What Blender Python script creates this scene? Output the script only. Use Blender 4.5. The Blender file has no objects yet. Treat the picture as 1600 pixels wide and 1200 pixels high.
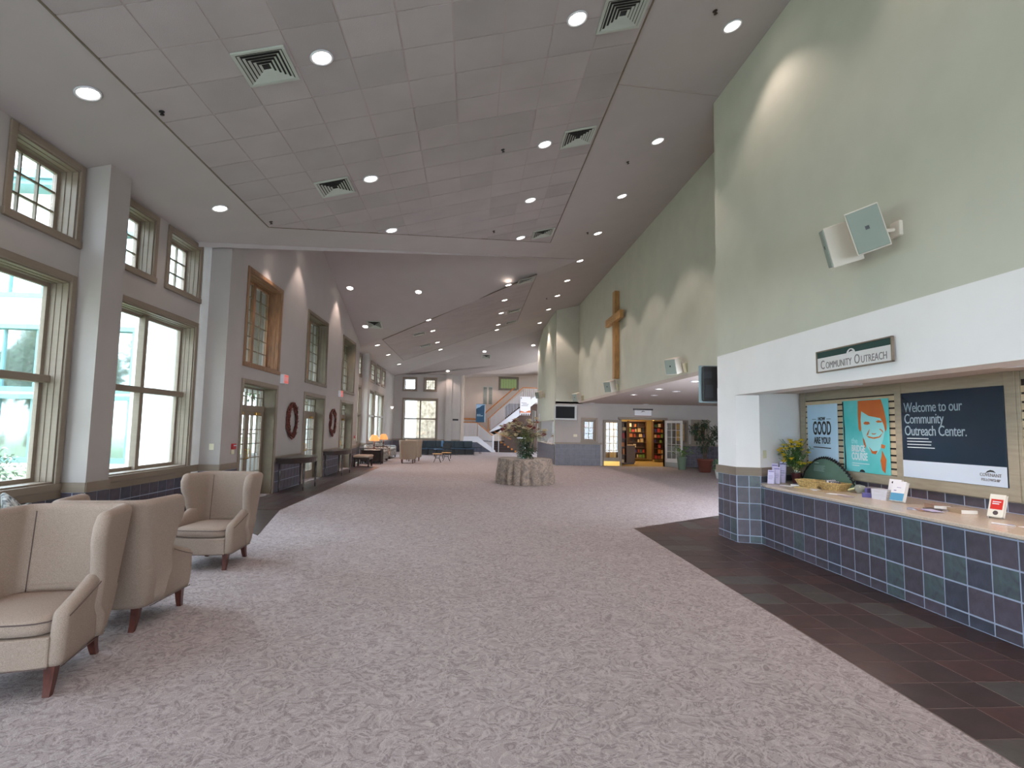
import bpy, bmesh, math, random
from mathutils import Vector, Matrix
random.seed(7)
C = bpy.context.scene.collection
S = bpy.context.scene
PI = math.pi
SL = .25            # ceiling rises 3 in 12 from the window side to the right
def zc(x): return 6.612 + SL*x

# ------------------------------------------------------------------ camera
cam = bpy.data.cameras.new('camera'); camo = bpy.data.objects.new('camera', cam); C.objects.link(camo)
S.camera = camo
cam.sensor_width = 36; cam.lens = 845/1600*36; cam.clip_end = 400
def cam_rot(yaw, pitch, roll):
    cy, sy = math.cos(yaw), math.sin(yaw)
    f = Vector((sy*math.cos(pitch), cy*math.cos(pitch), math.sin(pitch)))
    r = Vector((cy, -sy, 0)); d = f.cross(r)
    c, s = math.cos(roll), math.sin(roll)
    r2 = c*r + s*d; d2 = -s*r + c*d
    return Matrix((r2, -d2, -f)).transposed()
camo.matrix_world = Matrix.Translation((0, 0, 1.74)) @ cam_rot(.0728, .0821, -.0176).to_4x4()

# ------------------------------------------------------------------ sky, exposure
W = bpy.data.worlds.new('overcast_sky'); S.world = W; W.use_nodes = True
wn = W.node_tree; bg = wn.nodes['Background']
SKY = 15.0
g1 = wn.nodes.new('ShaderNodeTexCoord'); g2 = wn.nodes.new('ShaderNodeSeparateXYZ'); g3 = wn.nodes.new('ShaderNodeValToRGB')
wn.links.new(g1.outputs['Generated'], g2.inputs[0]); wn.links.new(g2.outputs[2], g3.inputs[0]); wn.links.new(g3.outputs[0], bg.inputs[0])
g3.color_ramp.elements[0].position = 0.0; g3.color_ramp.elements[0].color = (.80, .89, 1, 1)
g3.color_ramp.elements[1].position = .8; g3.color_ramp.elements[1].color = (.67, .81, 1, 1)
bg.inputs[1].default_value = SKY
S.view_settings.view_transform = 'Standard'; S.view_settings.look = 'None'
S.view_settings.exposure = 0.1; S.view_settings.gamma = 1; S.view_settings.use_curve_mapping = False
WARM = (1.0, .81, .73)      # colour of the recessed downlights
DL = 60                    # watts of one downlight

# ------------------------------------------------------------------ materials
def lin(c):
    return tuple((v/12.92 if v <= .04045 else ((v+.055)/1.055)**2.4) for v in [x/255 for x in c]) + (1,)
MATS = {}
def mat(name, rgb, rough=.6, metal=0, var=0.0, scale=6, bump=0, bscale=None, emit=0, spec=.5, detail=3, dist=0, rgb2=None, coat=0, stretch=None):
    if name in MATS: return MATS[name]
    m = bpy.data.materials.new(name); m.use_nodes = True; MATS[name] = m
    nt = m.node_tree; b = nt.nodes['Principled BSDF']
    b.inputs['Base Color'].default_value = lin(rgb)
    b.inputs['Roughness'].default_value = rough; b.inputs['Metallic'].default_value = metal
    b.inputs['Specular IOR Level'].default_value = spec
    if coat: b.inputs['Coat Weight'].default_value = coat
    tc = nt.nodes.new('ShaderNodeTexCoord')
    src = tc.outputs['Object']
    if stretch:
        mp = nt.nodes.new('ShaderNodeMapping'); mp.inputs['Scale'].default_value = stretch
        nt.links.new(src, mp.inputs[0]); src = mp.outputs[0]
    if var or rgb2:
        n = nt.nodes.new('ShaderNodeTexNoise'); n.inputs['Scale'].default_value = scale
        n.inputs['Detail'].default_value = detail; n.inputs['Distortion'].default_value = dist
        nt.links.new(src, n.inputs['Vector'])
        r = nt.nodes.new('ShaderNodeValToRGB')
        if rgb2: a, c = lin(rgb), lin(rgb2)
        else:
            a = lin([max(0, v*(1-var)) for v in rgb]); c = lin([min(255, v*(1+var)) for v in rgb])
        r.color_ramp.elements[0].position = .32; r.color_ramp.elements[1].position = .68
        r.color_ramp.elements[0].color = a; r.color_ramp.elements[1].color = c
        nt.links.new(n.outputs[0], r.inputs[0]); nt.links.new(r.outputs[0], b.inputs['Base Color'])
    if bump:
        n = nt.nodes.new('ShaderNodeTexNoise'); n.inputs['Scale'].default_value = bscale or 200; n.inputs['Detail'].default_value = 4
        nt.links.new(src, n.inputs['Vector'])
        bp = nt.nodes.new('ShaderNodeBump'); bp.inputs['Strength'].default_value = bump; bp.inputs['Distance'].default_value = .01
        nt.links.new(n.outputs[0], bp.inputs['Height']); nt.links.new(bp.outputs[0], b.inputs['Normal'])
    if emit:
        b.inputs['Emission Color'].default_value = lin(rgb); b.inputs['Emission Strength'].default_value = emit
    return m
M_wall = mat('offwhite_wall_paint', (172, 164, 159), .85, var=.01, scale=2, bump=.05, bscale=120)
M_greenlit = mat('sage_wall_paint', (202, 202, 189), .85, var=.012, scale=2, bump=.05, bscale=120)  # neutral paint tinted to stand in for green light off the lawn
M_white = mat('white_wall_paint', (243, 241, 242), .8, var=.008, scale=2)
M_ceil = mat('ceiling_paint', (177, 168, 165), .9, var=.01, scale=1.5)
M_soffit = mat('soffit_paint', (196, 184, 178), .9)
M_ctile = mat('ceiling_tile_fibre', (171, 161, 159), .95, var=.025, scale=1.2, bump=.25, bscale=90)
M_ctile2 = mat('ceiling_tile_fibre_grey', (165, 156, 154), .95, var=.03, scale=1.0, bump=.25, bscale=90)
M_grid = mat('ceiling_grid_metal', (166, 152, 147), .6)
M_trim = mat('taupe_trim_paint', (134, 119, 104), .5, var=.02, scale=3, stretch=(1, 1, 12))
M_trimd = mat('taupe_trim_dark', (112, 99, 82), .5, var=.06, scale=4)
M_wood = mat('stained_wood_trim', (132, 96, 68), .42, var=.12, scale=4, stretch=(6, 6, 1))
M_grout2 = mat('far_grout', (112, 114, 126), .8)
M_grout = mat('pale_grout', (172, 182, 204), .8)
M_slate = [mat('slate_tile_plum', (78, 72, 82), .38, var=.14, scale=7, bump=.3, bscale=30),
           mat('slate_tile_blue', (70, 72, 86), .38, var=.14, scale=6, bump=.3, bscale=30),
           mat('slate_tile_violet', (86, 78, 90), .40, var=.12, scale=7, bump=.3, bscale=30),
           mat('slate_tile_green', (88, 106, 108), .38, var=.18, scale=5, bump=.3, bscale=30, rgb2=(74, 76, 86), dist=1.5)]
M_fgrout = mat('floor_grout', (124, 108, 104), .85)
M_ftile = [mat('quarry_tile_brown', (66, 48, 46), .36, var=.10, scale=6, bump=.12, bscale=40),
           mat('quarry_tile_umber', (60, 46, 45), .36, var=.12, scale=5, bump=.12, bscale=40),
           mat('quarry_tile_red', (72, 50, 46), .36, var=.10, scale=6, bump=.12, bscale=40),
           mat('quarry_tile_slate', (66, 60, 58), .36, var=.12, scale=5, bump=.12, bscale=40, rgb2=(82, 80, 76), dist=1)]
M_lam = mat('speckled_laminate', (206, 189, 172), .22, var=.05, scale=90, stretch=None)
M_edge = mat('laminate_edge_dark', (62, 58, 60), .5)
M_tweed = mat('taupe_tweed', (160, 142, 130), .95, var=.10, scale=260, bump=.35, bscale=320, detail=1)
M_tweedf = mat('beige_tweed_far', (158, 142, 126), .95, var=.05, scale=60)
M_pipe = mat('piping_plum', (98, 82, 80), .9)
M_leg = mat('mahogany_leg', (84, 42, 34), .35, var=.15, scale=14, stretch=(3, 3, 1), coat=.2)
M_black = mat('black_metal', (24, 22, 24), .4)
M_dark = mat('dark_espresso_wood', (46, 32, 30), .35, var=.12, scale=6, coat=.3)
M_steel = mat('brushed_steel', (170, 172, 172), .3, metal=.9)
M_brass = mat('brass', (190, 150, 80), .3, metal=.9)
M_plate = mat('ivory_plastic', (214, 208, 180), .5)
M_spk = mat('speaker_cabinet_white', (222, 214, 204), .6)
M_grille = mat('speaker_grille_grey', (150, 160, 152), .8, bump=.3, bscale=500)
M_rail = mat('oak_handrail', (190, 118, 54), .4, var=.1, scale=8)
M_white_s = mat('white_stair_paint', (216, 216, 222), .5)
M_oak = mat('oak_cross', (176, 132, 82), .45, var=.10, scale=5, stretch=(5, 5, 1))
M_vent = mat('vent_enamel', (178, 182, 172), .5)
M_ventd = mat('vent_duct_dark', (40, 40, 40), .9)
M_green = mat('leaf_green', (62, 98, 46), .55, var=.3, scale=14)
M_dgreen = mat('leaf_dark_green', (34, 54, 30), .55, var=.25, scale=10)
M_ofol = mat('outdoor_foliage', (66, 84, 56), .7, var=.35, scale=2.2)
M_ofol2 = mat('outdoor_foliage_olive', (84, 92, 60), .7, var=.35, scale=2.2)
M_bark = mat('bark', (84, 68, 56), .9, var=.2, scale=6)
M_stucco = mat('white_stucco', (236, 238, 238), .9, var=.02, scale=3)
M_teal = mat('teal_trim', (104, 150, 156), .5)
M_pave = mat('lawn', (126, 136, 100), .95, var=.15, scale=2)
M_stonew = mat('fieldstone', (96, 82, 68), .9, rgb2=(150, 138, 120), scale=3.2, detail=6, bump=.8, bscale=8)
M_ext = mat('exterior_cream', (226, 220, 200), .9)
def bulb_mat(name, c, e):
    return mat(name, c, .5, emit=e)
M_bulb = bulb_mat('lamp_lens', (255, 244, 232), 9)
M_bulbd = bulb_mat('lamp_lens_dim', (255, 236, 222), 2.0)
M_shade = bulb_mat('lit_lampshade', (238, 158, 92), .85)

def glass_mat(name, tint=(1, 1, 1), refl=.08):
    m = bpy.data.materials.new(name); m.use_nodes = True; nt = m.node_tree
    nt.nodes.remove(nt.nodes['Principled BSDF'])
    o = nt.nodes['Material Output']
    t = nt.nodes.new('ShaderNodeBsdfTransparent'); t.inputs[0].default_value = (*tint, 1)
    g = nt.nodes.new('ShaderNodeBsdfGlossy'); g.inputs['Roughness'].default_value = .02
    f = nt.nodes.new('ShaderNodeLayerWeight'); f.inputs[0].default_value = .25
    mu = nt.nodes.new('ShaderNodeMath'); mu.operation = 'MULTIPLY_ADD'; mu.inputs[1].default_value = .35; mu.inputs[2].default_value = refl*.4
    x = nt.nodes.new('ShaderNodeMixShader')
    nt.links.new(f.outputs['Fresnel'], mu.inputs[0]); nt.links.new(mu.outputs[0], x.inputs[0])
    nt.links.new(t.outputs[0], x.inputs[1]); nt.links.new(g.outputs[0], x.inputs[2]); nt.links.new(x.outputs[0], o.inputs[0])
    return m
M_glass = glass_mat('window_glass', (.97, 1, .99))
M_vase = glass_mat('vase_glass', (.9, .96, .94), .3)
M_eglass = mat('reflective_exterior_glass', (176, 192, 190), .05, metal=.92, spec=1)

def carpet_mat():
    m = bpy.data.materials.new('swirl_carpet'); m.use_nodes = True; nt = m.node_tree; b = nt.nodes['Principled BSDF']
    L = nt.links.new; N = nt.nodes.new
    tc = N('ShaderNodeTexCoord')
    n2 = N('ShaderNodeTexNoise'); n2.inputs['Scale'].default_value = 120; n2.inputs['Detail'].default_value = 2
    L(tc.outputs['Object'], n2.inputs['Vector'])
    def vein(scale, off, width, fuzz):            # thin curling lines along the level sets of a warped noise
        mp = N('ShaderNodeMapping'); mp.inputs['Location'].default_value = off; L(tc.outputs['Object'], mp.inputs[0])
        n = N('ShaderNodeTexNoise'); n.inputs['Scale'].default_value = scale; n.inputs['Detail'].default_value = 3.2; n.inputs['Roughness'].default_value = .55; n.inputs['Distortion'].default_value = 1.4
        L(mp.outputs[0], n.inputs['Vector'])
        m1 = N('ShaderNodeMath'); m1.operation = 'MULTIPLY'; m1.inputs[1].default_value = 6; L(n.outputs[0], m1.inputs[0])
        m2 = N('ShaderNodeMath'); m2.operation = 'MULTIPLY_ADD'; m2.inputs[1].default_value = fuzz; L(n2.outputs[0], m2.inputs[0]); L(m1.outputs[0], m2.inputs[2])
        m3 = N('ShaderNodeMath'); m3.operation = 'PINGPONG'; m3.inputs[1].default_value = .5; L(m2.outputs[0], m3.inputs[0])
        mr = N('ShaderNodeMapRange'); mr.inputs['From Min'].default_value = 0; mr.inputs['From Max'].default_value = width; mr.inputs['To Min'].default_value = 1; mr.inputs['To Max'].default_value = 0
        L(m3.outputs[0], mr.inputs['Value']); return mr.outputs[0]
    vd = vein(5.2, (0, 0, 0), .26, .35); vl = vein(5.0, (7.3, 2.1, 0), .22, .35)
    c1 = N('ShaderNodeMixRGB'); c1.inputs[1].default_value = lin((168, 158, 158)); c1.inputs[2].default_value = lin((128, 118, 118))
    k1 = N('ShaderNodeMath'); k1.operation = 'MULTIPLY'; k1.inputs[1].default_value = .75; L(vd, k1.inputs[0]); L(k1.outputs[0], c1.inputs[0])
    c2 = N('ShaderNodeMixRGB'); c2.inputs[2].default_value = lin((192, 182, 183)); k2 = N('ShaderNodeMath'); k2.operation = 'MULTIPLY'; k2.inputs[1].default_value = .7
    L(vl, k2.inputs[0]); L(k2.outputs[0], c2.inputs[0]); L(c1.outputs[0], c2.inputs[1])
    mx = N('ShaderNodeMixRGB'); mx.blend_type = 'OVERLAY'; mx.inputs[0].default_value = .35
    L(c2.outputs[0], mx.inputs[1]); L(n2.outputs[0], mx.inputs[2]); L(mx.outputs[0], b.inputs['Base Color'])
    b.inputs['Roughness'].default_value = .95; b.inputs['Specular IOR Level'].default_value = .1
    bp = N('ShaderNodeBump'); bp.inputs['Strength'].default_value = .5; bp.inputs['Distance'].default_value = .006
    L(n2.outputs[0], bp.inputs['Height']); L(bp.outputs[0], b.inputs['Normal'])
    return m
M_carpet = carpet_mat()

# ------------------------------------------------------------------ mesh helpers
class MB:
    def __init__(s): s.v = []; s.f = []; s.M = Matrix.Identity(4); s.sm = []
    def add(s, vs, fs, smooth=False):
        n = len(s.v); s.v += [tuple(s.M @ Vector(p)) for p in vs]
        for f in fs: s.f.append(tuple(i+n for i in f)); s.sm.append(smooth)
        return s
    def box(s, x0, x1, y0, y1, z0, z1):
        x0, x1 = min(x0, x1), max(x0, x1); y0, y1 = min(y0, y1), max(y0, y1); z0, z1 = min(z0, z1), max(z0, z1)
        return s.add([(x0,y0,z0),(x1,y0,z0),(x1,y1,z0),(x0,y1,z0),(x0,y0,z1),(x1,y0,z1),(x1,y1,z1),(x0,y1,z1)],
              [(3,2,1,0),(4,5,6,7),(0,1,5,4),(1,2,6,5),(2,3,7,6),(3,0,4,7)])
    def cbox(s, x0, x1, y0, y1, z0, z1, c=.008):   # chamfered in plan and on the top edges
        x0, x1 = min(x0, x1), max(x0, x1); y0, y1 = min(y0, y1), max(y0, y1)
        def ring(e, z):
            a, b, p, q = x0+e, x1-e, y0+e, y1-e
            k = c
            return [(a+k,p,z),(b-k,p,z),(b,p+k,z),(b,q-k,z),(b-k,q,z),(a+k,q,z),(a,q-k,z),(a,p+k,z)]
        vs = ring(c, z0)+ring(0, z0+c)+ring(0, z1-c)+ring(c, z1)
        fs = [tuple(range(7, -1, -1)), tuple(range(24, 32))]
        for l in range(3):
            for i in range(8): fs.append((l*8+i, l*8+(i+1) % 8, l*8+8+(i+1) % 8, l*8+8+i))
        return s.add(vs, fs)
    def prism(s, pts, vec):                        # planar polygon pushed along vec
        n = len(pts); vec = Vector(vec); a = [Vector(p) for p in pts]; b = [p+vec for p in a]
        nrm = Vector((0,0,0))
        for i in range(n): nrm += a[i].cross(a[(i+1) % n])
        if nrm.dot(vec) > 0: a.reverse(); b.reverse()
        fs = [tuple(range(n)), tuple(range(2*n-1, n-1, -1))]
        for i in range(n): fs.append((i, i+n, (i+1) % n+n, (i+1) % n)) 
        fs = fs[:2]+[tuple(reversed(f)) for f in fs[2:]] if False else fs
        return s.add(a+b, fs)
    def cyl(s, p0, p1, r0, r1=None, n=12, caps=True, smooth=True):
        r1 = r0 if r1 is None else r1
        p0, p1 = Vector(p0), Vector(p1); d = (p1-p0).normalized()
        u = d.orthogonal().normalized(); w = d.cross(u)
        vs = []
        for p, r in ((p0, r0), (p1, r1)):
            for i in range(n):
                a = 2*PI*i/n; vs.append(p+(u*math.cos(a)+w*math.sin(a))*r)
        s.add(vs, [(i, (i+1) % n, n+(i+1) % n, n+i) for i in range(n)], smooth)
        if caps: s.add(vs, [tuple(range(n-1, -1, -1)), tuple(range(n, 2*n))])
        return s
    def tube(s, pts, r, n=6, closed=False):
        pts = [Vector(p) for p in pts]; m = len(pts); rr = r if isinstance(r, (list, tuple)) else [r]*m
        up = None; rings = []
        for i, p in enumerate(pts):
            a = pts[(i-1) % m] if (i or closed) else p; b = pts[(i+1) % m] if (i < m-1 or closed) else p
            d = (b-a).normalized()
            if up is None: up = d.orthogonal().normalized()
            up = (up - d*up.dot(d)).normalized(); w = d.cross(up)
            rings += [p+(up*math.cos(2*PI*k/n)+w*math.sin(2*PI*k/n))*rr[i] for k in range(n)]
        fs = []
        for i in range(m if closed else m-1):
            j = (i+1) % m
            for k in range(n): fs.append((i*n+k, i*n+(k+1) % n, j*n+(k+1) % n, j*n+k))
        s.add(rings, fs, True)
        if not closed: s.add(rings, [tuple(range(n-1, -1, -1)), tuple(range((m-1)*n, m*n))])
        return s
    def lathe(s, prof, n=20, c=(0,0,0), caps=True):
        vs = []
        for r, z in prof:
            for i in range(n): vs.append((c[0]+r*math.cos(2*PI*i/n), c[1]+r*math.sin(2*PI*i/n), c[2]+z))
        fs = []
        for l in range(len(prof)-1):
            for i in range(n): fs.append((l*n+i, l*n+(i+1) % n, l*n+n+(i+1) % n, l*n+n+i))
        s.add(vs, fs, True)
        if caps: s.add(vs, [tuple(range(n-1, -1, -1)), tuple(range((len(prof)-1)*n, len(prof)*n))])
        return s
    def grid(s, rows, closed=False, flip=False):   # rows of points -> quads
        h = len(rows); w = len(rows[0]); vs = [p for r in rows for p in r]; fs = []
        for i in range(h-1):
            for j in range(w if closed else w-1):
                q = (i*w+j, i*w+(j+1) % w, (i+1)*w+(j+1) % w, (i+1)*w+j)
                fs.append(tuple(reversed(q)) if flip else q)
        return s.add(vs, fs, True)
    def mesh(s, name):
        me = bpy.data.meshes.new(name); me.from_pydata(s.v, [], s.f); me.polygons.foreach_set('use_smooth', s.sm); me.update()
        return me
def obj(name, mb, m, parent=None, loc=None, rot=None, label=None, kind=None):
    me = mb if isinstance(mb, bpy.types.Mesh) else mb.mesh(name)
    if m and not me.materials: me.materials.append(m)
    o = bpy.data.objects.new(name, me); C.objects.link(o)
    if parent: o.parent = parent
    if loc: o.location = loc
    if rot: o.rotation_euler = rot
    if label: o['label'] = label
    if kind: o['kind'] = kind
    return o
def tag(o, label, cat, group=None):
    o['label'] = label; o['category'] = cat
    if group: o['group'] = group
    return o
def thing(name, label, cat, loc=(0,0,0), rz=0, group=None):
    o = bpy.data.objects.new(name, None); C.objects.link(o); o.location = loc; o.rotation_euler = (0,0,rz); o.empty_display_size = .1
    return tag(o, label, cat, group)
def sroot(name, loc=(0,0,0), rz=0):
    o = bpy.data.objects.new(name, None); C.objects.link(o); o.location = loc; o.rotation_euler = (0,0,rz); o.empty_display_size = .1
    o['kind'] = 'structure'; return o
def struct(name, mb, m): 
    return obj(name, mb, m, kind='structure')
def copy_tree(o, parent=None):
    c = o.copy(); C.objects.link(c); c.parent = parent
    for ch in o.children: copy_tree(ch, c)
    return c
def wall_boxes(fn, a0, a1, z0, z1, holes):
    """cells of a wall between the openings; fn(a,b,c,d) adds one block"""
    A = sorted({a0, a1, *[h[0] for h in holes], *[h[1] for h in holes]}); A = [a for a in A if a0 <= a <= a1]
    for i in range(len(A)-1):
        a, b = A[i], A[i+1]; m = (a+b)/2
        hs = sorted([(h[2], h[3]) for h in holes if h[0] < m < h[1]])
        z = z0
        for p, q in hs:
            if p > z: fn(a, b, z, p)
            z = q
        if z < z1: fn(a, b, z, z1)
def clip(poly, a, b):                               # keep the side left of a->b
    out = []; n = len(poly)
    f = lambda p: (b[0]-a[0])*(p[1]-a[1])-(b[1]-a[1])*(p[0]-a[0])
    for i in range(n):
        p, q = poly[i], poly[(i+1) % n]; fp, fq = f(p), f(q)
        if fp >= 0: out.append(p)
        if fp*fq < 0: t = fp/(fp-fq); out.append((p[0]+t*(q[0]-p[0]), p[1]+t*(q[1]-p[1])))
    return out
def area(p): return abs(sum(p[i][0]*p[(i+1) % len(p)][1]-p[(i+1) % len(p)][0]*p[i][1] for i in range(len(p))))/2
# ================================================================== THE SHELL
# ---- floor
fl = struct('floor', MB().prism([(-5.4,-6,0),(5.3,-6,0),(5.3,9.3,0),(14,9.3,0),(14,26.5,0),(5.6,45.5,0),(-5.4,45.5,0)], (0,0,-.1)), M_carpet)
def tile_floor(pmb, rootname, region, x0, y0, px, py, nx, ny, th=.006):
    root = sroot(rootname)
    cache = {}
    for j in range(ny):
        for i in range(nx):
            g = .005
            cell = [(x0+i*px+g, y0+j*py+g), (x0+(i+1)*px-g, y0+j*py+g), (x0+(i+1)*px-g, y0+(j+1)*py-g), (x0+i*px+g, y0+(j+1)*py-g)]
            for k in range(len(region)):
                if cell: cell = clip(cell, region[k], region[(k+1) % len(region)])
            if len(cell) < 3 or area(cell) < .003: continue
            full = area(cell) > (px-2*g)*(py-2*g)*.995
            m = M_ftile[3] if random.random() < .14 else random.choice(M_ftile[:3])
            cx, cy = x0+(i+.5)*px, y0+(j+.5)*py
            if full:
                if m.name not in cache:
                    me = MB().cbox(-px/2+g, px/2-g, -py/2+g, py/2-g, .0, th+.001, .0015).mesh('floor_tile'); me.materials.append(m); cache[m.name] = me
                obj('floor_tile', cache[m.name], None, root, (cx, cy, 0))
            else:
                obj('floor_tile', MB().prism([(p[0]-cx, p[1]-cy, 0) for p in cell], (0,0,th+.001)), m, root, (cx, cy, 0))
    return root
regR = [(2.93, -.4), (4.60, -.4), (4.60, 8.225), (2.93, 8.225)]; regR2 = [(2.93, 8.225), (5.19, 8.225), (5.19, 11.13), (2.93, 9.63)]
for rg in (regR, regR2):
    rt = tile_floor(None, 'trim_1', rg, 2.93, -.4, .334, .345, 7, 34)
    obj('grout', MB().prism([(p[0], p[1], 0) for p in rg], (0,0,.004)), M_fgrout, rt)
regL = [(-5.0, 11.5), (-3.86, 11.5), (-3.86, 23.4), (-5.0, 24.2)]
lt = tile_floor(None, 'trim_2', regL, -5.02, 11.4, .29, .305, 4, 43)
obj('grout', MB().prism([(p[0], p[1], 0) for p in regL], (0,0,.004)), M_fgrout, lt)
obj('grout_border', MB().prism([(-5.4,11.2,0),(-3.3,8.9,0),(-3.86,11.5,0),(-5.0,11.5,0)], (0,0,.004)), M_ftile[1], lt)

# ---- ceiling
YN = -6
def P1(x, y): return (x, y, zc(x))
DR, DK = 17.7, .335                      # dormer ridge line and slope
def zd(y): return 7.5 - DK*abs(y-DR)
def zh(y): return 5.38 + DK*(38-y)
xr = (7.5-6.612)/SL
yl = lambda x: 38-(zc(x)-5.38)/DK        # hip meets the main slope
yn = lambda x: DR-(7.5-zc(x))/DK; yf = lambda x: DR+(7.5-zc(x))/DK
cm = MB()
X0, X1 = -5.6, 5.35
cm.prism([P1(X0, YN), P1(X1, YN), P1(X1, yl(X1)), P1(xr, yl(xr)), P1(xr, DR), P1(X0, yn(X0))], (0,0,.12))
cm.prism([P1(X0, yf(X0)), P1(xr, DR), P1(xr, yl(xr)), P1(X0, yl(X0))], (0,0,.12))
cm.prism([(X0-.2, yn(X0-.2)-.3, zd(yn(X0-.2)-.3)), (xr, DR, 7.5), (X0-.2, DR, 7.5)], (0,0,.12))
cm.prism([(X0-.2, yf(X0-.2)+.3, zd(yf(X0-.2)+.3)), (X0-.2, DR, 7.5), (xr, DR, 7.5)], (0,0,.12))
hp = [(X0, yl(X0)), (X1, yl(X1)), (4.9, 35.5), (4.25, 35.55), (1.92, 36.76), (-.76, 38.04), (X0, 38.2)]
cm.prism([(x, y, zh(y)) for x, y in hp], (0,0,.12))
ceil = struct('ceiling', cm, M_ceil)
# suspended tile field, each panel its own piece
def tile_field(reg, x0, y0, px, py, nx, ny, single):
    up = (0, 0, .012)
    obj('ceiling_grid', MB().prism([(x, y, zc(x)-.014) for x, y in reg], up), M_grid, ceil)
    acc = MB(); 
    for j in range(ny):
        for i in range(nx):
            g = .0095
            cell = [(x0+i*px+g, y0+j*py+g), (x0+(i+1)*px-g, y0+j*py+g), (x0+(i+1)*px-g, y0+(j+1)*py-g), (x0+i*px+g, y0+(j+1)*py-g)]
            for k in range(len(reg)):
                if cell: cell = clip(cell, reg[k], reg[(k+1) % len(reg)])
            if len(cell) < 3 or area(cell) < .01: continue
            d = random.uniform(.019, .022)
            pts = [(x, y, zc(x)-d) for x, y in cell]
            if single: acc.prism(pts, (0,0,.008))
            else: obj('ceiling_tile', MB().prism(pts, (0,0,.008)), random.choice((M_ctile, M_ctile, M_ctile2)), ceil)
    if single:
        obj('ceiling_tiles', acc, M_ctile, ceil, kind='stuff')
tb = .73
tile_field([(-4.05, -1.0), (2.15, -1.0), (2.15, 15.17), (-4.05, 10.62)], -4.05, -.94, .62, .609, 10, 27, False)
tile_field([(-4.05, 24.25), (2.15, 18.45), (2.15, 27.0), (-4.05, 31.7)], -4.05, 18.0, .62, .609, 10, 24, True)
def edging(pts):
    m = MB()
    for i in range(len(pts)):
        a, b = Vector(P1(*pts[i])), Vector(P1(*pts[(i+1) % len(pts)])); a.z -= .012; b.z -= .012
        m.tube([a, b], .018, 4)
    obj('edge_moulding', m, M_trimd, ceil)  # dark strip stands in for the shadow line around the tiles
edging([(-4.05, -1.0), (2.15, -1.0), (2.15, 15.17), (-4.05, 10.62)]); edging([(-4.05, 24.25), (2.15, 18.45), (2.15, 27.0), (-4.05, 31.7)])
cj = MB(); a, b = Vector(P1(2.16, 7.93)), Vector(P1(4.2, 8.82)); cj.tube([a, b], .012, 4); obj('control_joint', cj, M_grid, ceil)

# ---- left window wall (two window bays each side of the projecting entrance)
LX, LT = -5.43, .34
WIN = []   # (y0, y1, z0, z1, cols, rows, kind)
def bay(y, w=2.76, open_sky=True):
    WIN.append((y+.1, y+w-.1, .92, 3.6, 'big'))
    WIN.append((y+.1, y+1.14, 4.18, 5.14, 'small')); WIN.append((y+w-1.14, y+w-.1, 4.18, 5.14, 'small'))
for y in (-2.0, 1.45, 4.9, 8.2): bay(y)
near = list(WIN)
FARY = (24.6, 27.95, 31.1)
WIN.append((25.3, 26.75, .92, 3.6, 'big1')); WIN.append((25.5, 26.65, 4.18, 5.14, 'small'))
WIN.append((28.95, 30.45, .92, 3.6, 'big1')); WIN.append((30.8, 33.6, .92, 3.6, 'big'))
WIN.append((29.15, 30.25, 4.18, 5.14, 'small')); WIN.append((31.0, 32.1, 4.18, 5.14, 'small')); WIN.append((32.7, 33.8, 4.18, 5.14, 'small'))
wl = MB()
def lbox(a, b, c, d): wl.box(LX-LT, LX, a, b, c, d)
wall_boxes(lbox, YN, 11.3, 0, 5.3, [w[:4] for w in WIN if w[0] < 11.3])
wall_boxes(lbox, 24.15, 38.3, 0, 5.3, [w[:4] for w in WIN if w[0] > 24])
wleft = struct('wall_left', wl, M_wall)
pier = MB()
for y in (4.38, 7.7, 1.0, 26.9): pier.box(LX, LX+.31, y, y+.46 if y != 26.9 else y+.5, 0, 5.5)
obj('pier', pier, M_wall, wleft)

# ---- entrance projection: three double doors with windows above
DX = -5.01
DOORS = [(12.2, 14.22), (16.6, 18.75), (21.1, 23.15)]
wd = MB()
hol = [(a, b, 0, 2.64) for a, b in DOORS]+[(a, b, 3.1, 5.14) for a, b in DOORS]
wall_boxes(lambda a, b, c, d: wd.box(DX-.4, DX, a, b, c, d), 11.3, 24.15, 0, 5.34, hol)
wd.prism([(DX, 11.3, 5.34), (DX, 24.15, 5.34), (DX, DR, 7.6)], (-.4, 0, 0))
wdo = struct('wall_entrance', wd, M_wall)

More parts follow.
